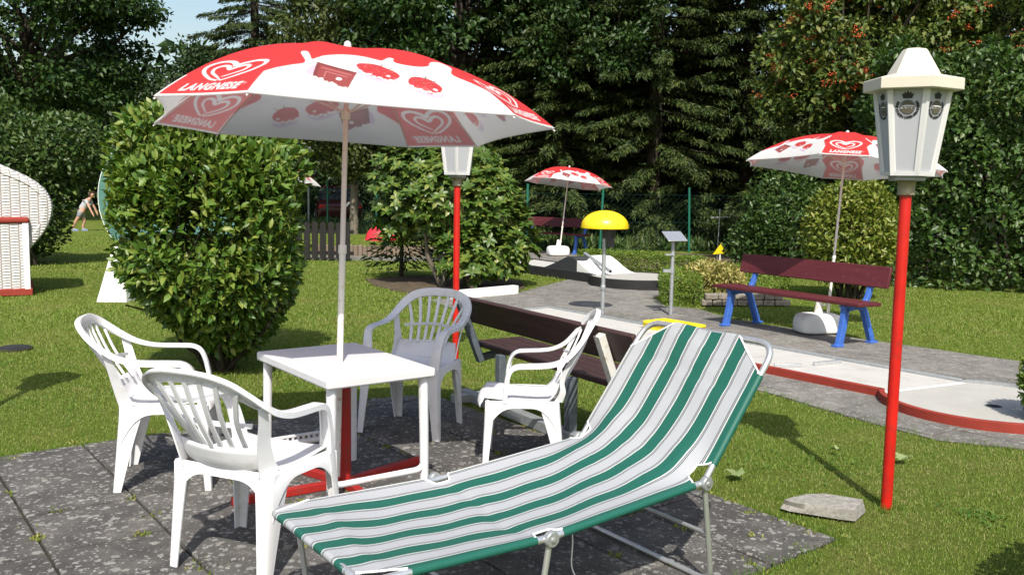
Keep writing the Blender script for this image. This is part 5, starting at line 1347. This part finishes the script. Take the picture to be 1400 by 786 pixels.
MAT['house_wall'] = M_simple('house plaster', (0.45, 0.40, 0.33), 0.8, 0, 0.06, 2); MAT['roof_tile'] = M_simple('brown roof tiles', (0.16, 0.11, 0.085), 0.8, 0, 0.15, 3, 0.3, 8)
t = thing('house', 'brown roofed house with white gable board far behind the trees', 'house', (-14.6, 66, 0), R(0))
mb = MB(); mb.loft([[(x, y, 0) for x, y in ((-4, 0), (1.5, 0), (1.5, 6), (-4, 6))], [(x, y, 2.6) for x, y in ((-4, 0), (1.5, 0), (1.5, 6), (-4, 6))]]); mb.build('wall', 'house_wall', t, 0)
mb = MB(); mb.loft([[(-4.4, y, 2.5), (1.9, y, 2.5), (-1.25, y, 4.6)] for y in (-.35, 6.3)]); mb.build('roof', 'roof_tile', t, 0)
for sg in (-1, 1): mb = MB(); mb.bar((-1.25 + sg * 3.2, -.40, 2.5), (-1.25, -.40, 4.66), .06, .2, (0, 1, 0)); mb.build('gable_board', 'white_paint', t, 0)
mb = MB(); mb.box((-1.25, -.03, 1.5), (1.2, .08, 1.1)); mb.build('window', 'glass', t, 0)

# ------------------------------------------------------------------ shrubs and hedges
def plant(name, lab, cat, loc, group=None): return thing(name, lab, cat, loc, 0, group)
def foliage(name, VF, mat, parent, stuff=True):
    o = link(name, np_mesh(name, *VF), mat, parent)
    if stuff: o['kind'] = 'stuff'
    return o
# laurel bush: round clipped head that narrows to a cluster of stems
bx, by = -2.55, 7.86
t = plant('laurel_bush', 'big round clipped laurel bush left of the parasol pole', 'bush', (bx, by, 0))
def cup(P):
    z = P[:, 2]; k = np.clip((z - .05) / .85, 0, 1) ** .8; k = .34 + .66 * k
    Q = P.copy(); Q[:, 0] *= k; Q[:, 1] *= k; Q[:, 0] += .10 * np.clip(1 - z, 0, 1); return Q
parts = []
def laurel(n, rad, thick, sd, L):
    D = rdir(n); f = lumpy(D, 40, .17, 5) * (1 - thick * rng.random_sample(n) ** 1.5)
    E_ = np.sign(D) * np.abs(D) ** np.where(D[:, 2:] > 0, .56, .74); P = np.array([0, 0, 1.14]) + E_ * (f / 1.13)[:, None] * np.array(rad); P = cup(P); P[:, 0] += .05; P = P[P[:, 2] > .04]; n = len(P)
    D = unit(P - np.array([0, 0, 1.0]))
    ax = unit(D * .75 + rng.normal(size=(n, 3)) * .6 + np.array([0, 0, .25])); nn = unit(D * .7 + np.array([0, 0, .7]) + rng.normal(size=(n, 3)) * .45)
    return P, ax, nn, L * rng.uniform(.45, 1.35, n)
parts.append(leaves(*laurel(26000, (.86, .86, 1.13), .30, 5, .076), .46))
parts.append(leaves(*laurel(9500, (.80, .80, 1.0), .65, 5, .095), .50, full=False))
for (c_, r_) in (((-.50, 0, 1.76), (.32, .42, .38)), ((-.28, 0, 2.0), (.42, .45, .22)), ((.40, .05, 1.76), (.32, .42, .32)), ((.18, 0, 1.98), (.40, .45, .16))): parts.append(shell_leaves(1900, c_, r_, .076, .46, 60, .2, .5, .7, .3, -1.0, True, .45))
P, ax, nn, ln = laurel(700, (.90, .90, 1.17), .03, 5, .070); ax = unit(ax * .4 + np.array([0, 0, 1.0])); parts.append(leaves(P, ax, nn, ln, .4))
foliage('crown', join(parts), 'laurel', t)
P, ax, nn, ln = laurel(2600, (.88, .89, 1.15), .10, 5, .086)
pick = np.argsort(P[:, 1] + .25 * np.abs(P[:, 0]) - .1 * P[:, 2])[:290]
lm = np_mesh('leaf', *leaves(np.zeros((1, 3)), np.array([[0, 1., 0]]), np.array([[0, 0, 1.]]), np.array([1.0]), .48))
for q in pick:
    D_, N0 = unit(ax[q]), nn[q]; X_ = unit(np.cross(D_, N0)); N_0 = np.cross(X_, D_)
    o = link('leaf', lm, 'laurel', t); s_ = ln[q] * 1.05
    o.matrix_local = Matrix.Translation(Vector(P[q])) @ (Matrix((X_, D_, N_0)).transposed().to_4x4()) @ Matrix.Scale(s_, 4)
mb = MB(); r = random.Random(3)
for k in range(13):
    a = r.uniform(0, 6.28); e = Vector((.10 + math.cos(a) * r.uniform(.3, .75), math.sin(a) * r.uniform(.3, .7), r.uniform(.75, 1.5))); branchwork(mb, (.05 + .10 * math.cos(a), .08 * math.sin(a), -.02), [e], .022, .006, k)
branchwork(mb, (.12, -.1, 0), [(.66, -.35, .62), (.60, -.1, .72), (-.58, -.4, .6), (.70, -.25, .85), (.5, -.55, .7), (-.45, -.6, .75)], .018, .006, 77)
rr_ = random.Random(12)
for k in range(16): a = rr_.uniform(-1.5, -.2); z_ = rr_.uniform(.6, 1.8); branchwork(mb, (.55 * math.cos(a), .55 * math.sin(a), z_ - .2), [(.86 * math.cos(a), .90 * math.sin(a), z_ + .1)], .007, .003, k + 200)
for k in range(10): a = rr_.uniform(0, 6.28); q_ = rr_.uniform(.1, .5); branchwork(mb, (q_ * math.cos(a), q_ * math.sin(a), 1.9), [(q_ * 1.15 * math.cos(a), q_ * 1.15 * math.sin(a), 2.42)], .007, .003, k + 300)
mb.build('stems', 'bark', t, 60)

# rhododendron: leaf rosettes on several heads
t = plant('rhododendron', 'loose rhododendron with leaf rosettes in the flower bed behind the lantern post', 'shrub', (-.95, 14.75, 0))
lobes = [((-.10, 0, 1.50), (.95, .8, .70)), ((-.75, .1, 1.55), (.50, .6, .60)), ((.55, -.1, 1.15), (.62, .6, .62)), ((.66, -.2, .58), (.58, .5, .50)), ((.12, -.3, .72), (.42, .4, .30)), ((-.5, .2, 2.0), (.5, .5, .28)), ((.15, .1, 2.02), (.55, .5, .26)), ((1.0, -.1, .85), (.28, .4, .5)), ((.42, -.4, .36), (.42, .4, .28)), ((-.95, 0, 1.05), (.3, .4, .35))]
PS = []
for (c, rd) in lobes:
    n = int(230 * rd[0] * rd[2] / .3); D = rdir(n); f = lumpy(D, 12, .25, int(c[0] * 10 + 50)) * (1 - .35 * rng.random_sample(n) ** 2); PS.append(np.concatenate([np.array(c) + D * f[:, None] * np.array(rd), D], 1))
PS = np.concatenate(PS); PS = PS[PS[:, 2] > .12]; n = len(PS); K = 8
ctr = np.repeat(PS[:, :3], K, 0); up = unit(np.repeat(PS[:, 3:], K, 0) * .6 + np.array([0, -.1, .75]) + np.repeat(rng.normal(size=(n, 3)) * .25, K, 0))
ref = unit(np.cross(up, np.array([0.31, .77, .12]))); r2 = np.cross(up, ref); a = (np.tile(np.arange(K), n) * 2 * PI / K + np.repeat(rng.uniform(0, 6, n), K) + rng.normal(size=n * K) * .2)[:, None]
rad = ref * np.cos(a) + r2 * np.sin(a); tl = rng.uniform(.0, .7, n * K)[:, None]
foliage('crown', leaves(ctr, rad + up * tl, unit(up - rad * .4), rng.uniform(.085, .155, n * K), .46, .12, .2), 'rhodo', t)
mb = MB(); branchwork(mb, (.32, -.3, 0), [(.05, -.1, 1.1), (.5, -.2, 1.1), (-.35, 0, 1.4), (.9, -.1, .9)], .055, .015, 2, 0, .1); branchwork(mb, (-.15, -.2, 0), [(-.8, .1, 1.3), (-.2, 0, 1.6), (.0, -.3, .7)], .045, .012, 9); mb.build('stems', 'bark_pale', t, 60)

# low conifer sapling beside it
t = plant('conifer_sapling', 'small dark conifer sapling at the left edge of the flower bed', 'tree', (-1.92, 16.0, 0))
pr2 = []
for z in np.linspace(.28, 1.15, 12):
    R_ = .62 * (1.25 - z) ** .8 + .05; m = 60; a = rng.uniform(0, 2 * PI, m); rr = R_ * np.sqrt(rng.random_sample(m))
    P = np.stack([rr * np.cos(a), rr * np.sin(a), z - rr * .12 + rng.normal(size=m) * .03], 1); D = np.stack([np.cos(a), np.sin(a), -.1 + rng.normal(size=m) * .2], 1)
    pr2.append(leaves(P, D + rng.normal(size=(m, 3)) * .3, np.tile([0, 0, 1.], (m, 1)) + rng.normal(size=(m, 3)) * .3, rng.uniform(.10, .2, m), .28, full=False))
foliage('crown', join(pr2), 'spruce_leaf', t); mb = MB(); mb.tube([(0, 0, 0), (.01, 0, .6), (0, 0, 1.2)], [.045, .03, .008], 7); mb.build('trunk', 'bark', t, 60)

def box_hedge(name, lab, cat, x0, x1, y0, y1, h, n, L, mat, group=None, rz=0.0, lump=.04, wr=.5, top_round=0.0, stems=True):
    cx, cy = (x0 + x1) / 2, (y0 + y1) / 2; t = thing(name, lab, cat, (cx, cy, 0), rz, group); w, d = (x1 - x0) / 2, (y1 - y0) / 2
    A = [2 * d * h, 2 * d * h, 2 * w * h, 2 * w * h, 4 * w * d]; f = rng.choice(5, n, p=np.array(A) / sum(A)); q = rng.uniform(-1, 1, (n, 2))
    dep = rng.random_sample(n) ** 2 * min(.22, d * .6)
    nrm = np.array([[-1, 0, 0], [1, 0, 0], [0, -1, 0], [0, 1, 0], [0, 0, 1]])[f]
    P = np.zeros((n, 3))
    for k in range(5):
        m = f == k
        if k < 2: P[m] = np.stack([np.full(m.sum(), (-w, w)[k]), q[m, 0] * d, (q[m, 1] * .5 + .5) * h], 1)
        elif k < 4: P[m] = np.stack([q[m, 0] * w, np.full(m.sum(), (-d, d)[k - 2]), (q[m, 1] * .5 + .5) * h], 1)
        else: P[m] = np.stack([q[m, 0] * w, q[m, 1] * d, np.full(m.sum(), h)], 1)
    bump = lump * (np.sin(P[:, 0] * 5.1 + P[:, 2] * 3) + np.sin(P[:, 0] * 2.3 + 1 + P[:, 1] * 4) + np.sin(P[:, 2] * 7 + P[:, 0] * 3))
    P = P + nrm * (bump - dep)[:, None]
    P[:, 2] = np.maximum(P[:, 2], .02)
    ax = unit(nrm * .5 + rng.normal(size=(n, 3)) * .8 + np.array([0, 0, .25])); nn = unit(nrm * .6 + np.array([0, 0, .6]) + rng.normal(size=(n, 3)) * .5)
    foliage('foliage', leaves(P, ax, nn, L * rng.uniform(.6, 1.3, n), wr, full=False), mat, t)
    if stems:
        mb = MB(); r = random.Random(n)
        for k in range(max(2, int((x1 - x0) / .5))): x = r.uniform(-w, w) * .9; branchwork(mb, (x, r.uniform(-.3, .3) * d, 0), [(x + r.uniform(-.2, .2), 0, h * .7), (x + r.uniform(-.3, .3), -d * .4, h * .8)], .02 + .02 * min(1, h / 2), .005, k)
        mb.build('stems', 'bark', t, 60)
    return t
HG = 'low clipped box hedges'
box_hedge('box_hedge', 'long low clipped box hedge behind the white hump of the far lane', 'hedge', 1.15, 3.75, 17.65, 18.1, .36, 11000, .036, 'box_leaf', HG, R(-38), .010)
box_hedge('box_hedge', 'square clipped box hedge block beside the score stand', 'hedge', 2.10, 2.64, 12.62, 13.5, .42, 5200, .030, 'box_leaf', HG, R(-8), .014)
box_hedge('box_hedge', 'short clipped box hedge right of the golden shrub', 'hedge', 3.35, 4.3, 14.3, 14.75, .42, 3800, .036, 'box_leaf', HG, R(-10), .014)
box_hedge('box_hedge', 'low box hedge end left of the golden shrub', 'hedge', 2.35, 3.0, 14.2, 14.6, .36, 2600, .036, 'box_leaf', HG, R(-20), .014)
t = plant('golden_shrub', 'golden variegated shrub behind the low stone edging', 'shrub', (2.95, 13.35, 0))
foliage('crown', shell_leaves(2600, (0, 0, .30), (.44, .36, .30), .062, .5, 7, .2, .5, .6, .4, -.6, False), 'gold_leaf', t); mb = MB(); branchwork(mb, (0, 0, 0), [(.2, 0, .4), (-.2, -.1, .4), (0, .1, .5)], .012, .004); mb.build('stems', 'bark', t, 60)
t = plant('round_shrub', 'light green round shrub behind the right bench and leaning parasol', 'shrub', (5.08, 13.9, 0))
foliage('crown', join([shell_leaves(7500, (0, 0, 1.02), (.66, .66, .78), .085, .45, 12, .16, .4, .6, .35, -.95, False), shell_leaves(900, (0, .1, .55), (.5, .5, .4), .08, .45, 12, .16, .5, .6, .35, -.95, False)]), 'round_leaf', t)
mb = MB()
for k in range(9): a = k * .7; branchwork(mb, (.14 * math.cos(a), .12 * math.sin(a), 0), [(.42 * math.cos(a), .36 * math.sin(a), .9), (.2 * math.cos(a), .2 * math.sin(a), 1.2)], .026, .008, k)
mb.build('stems', 'bark', t, 60)
t = plant('shrub', 'mid green shrub in front of the fence left of the round shrub', 'shrub', (5.75, 18.6, 0))
foliage('crown', join([shell_leaves(4200, (0, 0, .9), (.95, .8, 1.0), .11, .5, 21, .3, .5, .6, .35, -.9, False), shell_leaves(1800, (-.75, .2, .55), (.6, .5, .6), .11, .5, 22, .3, .5, .6, .35, -.8, False)]), 'hedge_leaf', t); mb = MB(); branchwork(mb, (0, 0, 0), [(.4, 0, 1.2), (-.4, -.1, 1.2), (0, .1, 1.5)], .03, .008); mb.build('stems', 'bark', t, 60)
# right hand hedge: tall and leafy
def tall_hedge(lab, x0, x1, y0, y1, h, n, rz, sd):
    return box_hedge('tall_hedge', lab, 'hedge', x0, x1, y0, y1, h, n, .125, 'hedge_leaf', 'tall hornbeam hedges', rz, .13, .58)
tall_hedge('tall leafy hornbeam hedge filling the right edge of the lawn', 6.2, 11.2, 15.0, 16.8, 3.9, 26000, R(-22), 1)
t = plant('edge_bush', 'small clipped bush at the right edge beside the round lane end', 'bush', (3.84, 6.36, 0))
foliage('crown', shell_leaves(5200, (0, 0, .32), (.27, .27, .35), .040, .5, 31, .12, .35, .6, .35, -.95, False), 'box_leaf', t); mb = MB(); branchwork(mb, (0, 0, 0), [(.1, 0, .4), (-.1, -.1, .4)], .012, .004); mb.build('stems', 'bark', t, 60)
t = plant('edge_bush', 'low round bush just outside the right corner whose shade falls on the grass', 'bush', (2.52, 3.12, 0))
foliage('crown', join([shell_leaves(5200, (0, 0, .52), (.46, .46, .50), .05, .5, 41, .2, .45, .6, .35, -.95, False)]), 'box_leaf', t); mb = MB(); branchwork(mb, (0, 0, 0), [(.2, 0, .7), (-.2, -.1, .7)], .02, .006); mb.build('stems', 'bark', t, 60)
# left hand tall shrub
t = plant('tall_shrub', 'tall leafy shrub behind the wicker beach chair', 'shrub', (-9.2, 17.0, 0))
foliage('crown', join([shell_leaves(16500, (-.80, 0, 1.58), (1.80, 1.1, 1.62), .12, .55, 51, .22, .45, .6, .3, -.95, False), shell_leaves(4500, (.85, .2, 2.05), (.80, .8, .62), .11, .55, 52, .2, .45, .6, .3, -.95, False), shell_leaves(4500, (-.5, .2, .65), (1.46, .9, .78), .11, .55, 53, .2, .5, .6, .3, -.95, False)]), 'left_leaf', t)
mb = MB()
for k in range(8): branchwork(mb, (-1.3 + k * .25, 0, 0), [(-1.6 + k * .3, -.4, 2.0 - .1 * abs(k - 3))], .04, .008, k)
mb.build('stems', 'bark', t, 60)

# ------------------------------------------------------------------ trees
def decid(lab, x, y, h, zc, rad, ncl, per, L, mat, seed, rcl=.75, group=None, cat='tree', name='broadleaf_tree', trunk=.22, bark='bark', berries=0, off=(0, 0)):
    t = plant(name, lab, cat, (x, y, 0), group); r = np.random.RandomState(seed)
    D = unit(r.normal(size=(ncl, 3))); f = lumpy(D, 14, .22, seed) * (.45 + .55 * r.random_sample(ncl) ** .5)
    C = np.array([off[0], off[1], zc]) + D * f[:, None] * np.array(rad); C = C[C[:, 2] > .35]; ncl = len(C)
    rc = rcl * r.uniform(.6, 1.3, ncl)
    Q = unit(r.normal(size=(ncl * per, 3))); rr = r.random_sample(ncl * per) ** .45
    P = np.repeat(C, per, 0) + Q * (rr * np.repeat(rc, per))[:, None] * np.array([1, 1, .62])
    ax = unit(Q * .6 + r.normal(size=Q.shape) * .7 + np.array([0, 0, -.15])); nn = unit(Q * .45 + np.array([0, -.15, .75]) + r.normal(size=Q.shape) * .5)
    P[:, 2] = np.maximum(P[:, 2], .1)
    foliage('crown', leaves(P, ax, nn, L * r.uniform(.6, 1.35, len(P)), .58, full=False), mat, t)
    mb = MB(); mb.tube([(0, 0, -.05), (.05, 0, zc * .5), (0, .05, zc)], [trunk, trunk * .8, trunk * .5], 10)
    order = r.permutation(ncl)[:26]
    for k, i in enumerate(order): branchwork(mb, (0.02, 0.02, min(zc * r.uniform(.45, 1.0), C[i][2])), [tuple(C[i])], trunk * .35, .012, int(seed * 100 + k), 0, .08)
    mb.build('trunk', bark, t, 60)
    if berries:
        front = C[np.argsort(C[:, 1] + r.normal(size=ncl) * .5)][:int(ncl * .75)]
        Pb = front[r.randint(0, len(front), berries)] + unit(r.normal(size=(berries, 3)) + np.array([0, -1.2, .1])) * rcl * r.uniform(.7, 1.1, (berries, 1)) * np.array([1, 1, .62])
        M = 14; P = np.repeat(Pb, M, 0) + r.normal(size=(berries * M, 3)) * np.array([.05, .05, .028])
        octa = np.array([[1, 0, 0], [-1, 0, 0], [0, 1, 0], [0, -1, 0], [0, 0, 1], [0, 0, -1]]) * .021
        F0 = np.array([[0, 2, 4], [2, 1, 4], [1, 3, 4], [3, 0, 4], [2, 0, 5], [1, 2, 5], [3, 1, 5], [0, 3, 5]])
        V = (P[:, None, :] + octa[None]).reshape(-1, 3); F = (np.arange(len(P))[:, None, None] * 6 + F0[None]).reshape(-1, 3)
        foliage('berries', (V, F), 'berry', t)
    return t

def spruce_mesh(h, r0, seed, zfull=8.5):
    r = np.random.RandomState(seed); VF = []; tips = []
    z = .25
    while z < h - .3:
        nb = 9 if z < zfull else 5; R_ = r0 * (1 - z / h) ** .72
        for k in range(nb):
            a = r.uniform(0, 2 * PI); L = R_ * r.uniform(.55, 1.22); n = int(L * (170 if z < zfull else 16)) + 8
            s_ = np.sqrt(r.random_sample(n)) * L
            drop = -.10 * s_ - .16 * s_ ** 2 / max(L, .5) + .14 * np.maximum(0, s_ - .7 * L)
            side = r.uniform(-1, 1, n) * (.07 + .17 * s_ * np.maximum(.05, 1 - s_ / L))
            zz = z + drop + r.normal(size=n) * .035 - np.abs(side) * .35
            ca, sa = math.cos(a), math.sin(a)
            P = np.stack([ca * s_ - sa * side, sa * s_ + ca * side, zz], 1)
            sg = np.sign(side)
            D = np.stack([ca * .75 - sa * sg * .6, sa * .75 + ca * sg * .6, -.38 + r.normal(size=n) * .22], 1) + r.normal(size=(n, 3)) * .22
            N = np.tile([0, 0, 1.], (n, 1)) + r.normal(size=(n, 3)) * .5
            VF.append(leaves(P, D, N, r.uniform(.08, .19, n), .24, .1, .25, full=False))
            tips.append((ca * L * .9, sa * L * .9, z - .1 * L - .16 * L * .8))
        z += r.uniform(.22, .36) if z < zfull else .55
    return join(VF), tips
SP = []
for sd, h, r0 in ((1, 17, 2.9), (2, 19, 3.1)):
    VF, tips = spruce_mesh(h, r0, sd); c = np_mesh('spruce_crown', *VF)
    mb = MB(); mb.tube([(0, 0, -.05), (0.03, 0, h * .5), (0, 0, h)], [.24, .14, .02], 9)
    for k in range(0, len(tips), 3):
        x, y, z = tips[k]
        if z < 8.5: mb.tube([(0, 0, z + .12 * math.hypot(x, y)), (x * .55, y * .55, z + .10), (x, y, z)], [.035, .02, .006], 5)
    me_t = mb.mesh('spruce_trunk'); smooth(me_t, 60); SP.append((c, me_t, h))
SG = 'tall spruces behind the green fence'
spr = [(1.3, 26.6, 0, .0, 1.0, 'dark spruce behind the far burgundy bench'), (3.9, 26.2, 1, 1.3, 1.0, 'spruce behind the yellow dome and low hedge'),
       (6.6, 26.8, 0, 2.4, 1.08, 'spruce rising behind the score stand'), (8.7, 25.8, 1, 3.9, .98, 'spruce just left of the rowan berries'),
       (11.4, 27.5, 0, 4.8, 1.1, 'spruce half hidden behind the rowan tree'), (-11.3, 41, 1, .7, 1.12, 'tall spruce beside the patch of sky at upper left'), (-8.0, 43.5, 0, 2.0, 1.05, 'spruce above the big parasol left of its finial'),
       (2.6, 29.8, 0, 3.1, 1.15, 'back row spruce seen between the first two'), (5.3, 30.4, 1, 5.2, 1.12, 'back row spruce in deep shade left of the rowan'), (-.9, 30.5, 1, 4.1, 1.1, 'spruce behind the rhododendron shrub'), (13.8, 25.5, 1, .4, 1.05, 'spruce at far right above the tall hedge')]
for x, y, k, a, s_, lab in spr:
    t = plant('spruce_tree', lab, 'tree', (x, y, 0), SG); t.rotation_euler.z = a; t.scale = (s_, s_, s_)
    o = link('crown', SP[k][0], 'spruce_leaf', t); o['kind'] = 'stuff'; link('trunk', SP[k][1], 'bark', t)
TG = 'broadleaf trees round the garden'
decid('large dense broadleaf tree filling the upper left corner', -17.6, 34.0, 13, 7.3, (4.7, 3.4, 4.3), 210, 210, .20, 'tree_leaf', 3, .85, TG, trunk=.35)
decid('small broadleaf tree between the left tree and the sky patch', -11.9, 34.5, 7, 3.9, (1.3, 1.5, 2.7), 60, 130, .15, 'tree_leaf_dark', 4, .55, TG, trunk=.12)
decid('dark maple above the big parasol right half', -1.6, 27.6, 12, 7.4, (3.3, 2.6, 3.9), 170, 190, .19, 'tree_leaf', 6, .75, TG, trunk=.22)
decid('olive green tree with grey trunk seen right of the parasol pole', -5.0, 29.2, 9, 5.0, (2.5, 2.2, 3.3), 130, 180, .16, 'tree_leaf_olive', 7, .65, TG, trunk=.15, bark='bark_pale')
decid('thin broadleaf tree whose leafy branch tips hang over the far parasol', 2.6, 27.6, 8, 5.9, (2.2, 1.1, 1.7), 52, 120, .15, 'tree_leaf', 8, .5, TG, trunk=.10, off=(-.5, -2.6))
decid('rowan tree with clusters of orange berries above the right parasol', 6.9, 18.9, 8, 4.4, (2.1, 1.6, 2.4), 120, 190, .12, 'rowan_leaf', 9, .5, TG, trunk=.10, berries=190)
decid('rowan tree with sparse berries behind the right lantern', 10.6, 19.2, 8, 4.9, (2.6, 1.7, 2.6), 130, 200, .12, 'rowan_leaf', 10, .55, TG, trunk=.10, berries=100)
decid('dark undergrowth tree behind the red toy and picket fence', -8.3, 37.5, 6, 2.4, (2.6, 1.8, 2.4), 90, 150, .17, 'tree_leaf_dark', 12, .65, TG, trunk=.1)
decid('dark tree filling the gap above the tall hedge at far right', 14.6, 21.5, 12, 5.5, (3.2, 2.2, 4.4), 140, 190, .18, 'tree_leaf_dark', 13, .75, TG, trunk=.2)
# far wood: closes the view below the crowns
n = 36000
P = np.stack([rng.uniform(-34, 30, n), rng.uniform(44, 52, n), rng.random_sample(n) ** .8 * 8.2], 1); P[:, 2] *= .72 + .28 * np.sin(P[:, 0] * .5) ** 2
ax = unit(rng.normal(size=(n, 3))); nn = unit(rng.normal(size=(n, 3)) + np.array([0, -.4, .6]))
tag(link('woodland', np_mesh('woodland', *leaves(P, ax, nn, rng.uniform(.35, .75, n), .6, full=False)), 'tree_leaf_dark'), kind='stuff')
# rough grass and ferns under the trees
n = 15000; P = np.stack([rng.uniform(-9, 13, n), rng.uniform(0, 3.2, n), np.zeros(n)], 1); P[:, 1] += np.interp(P[:, 0], [-9, -4, .3, 4.5, 13], [33, 28.6, 22.9, 23.7, 25.4])
ax = unit(rng.normal(size=(n, 3)) * .5 + np.array([0, 0, 1])); tag(link('undergrowth', np_mesh('undergrowth', *leaves(P, ax, unit(rng.normal(size=(n, 3))), rng.uniform(.12, .45, n), .22, full=False)), 'left_leaf'), kind='stuff')
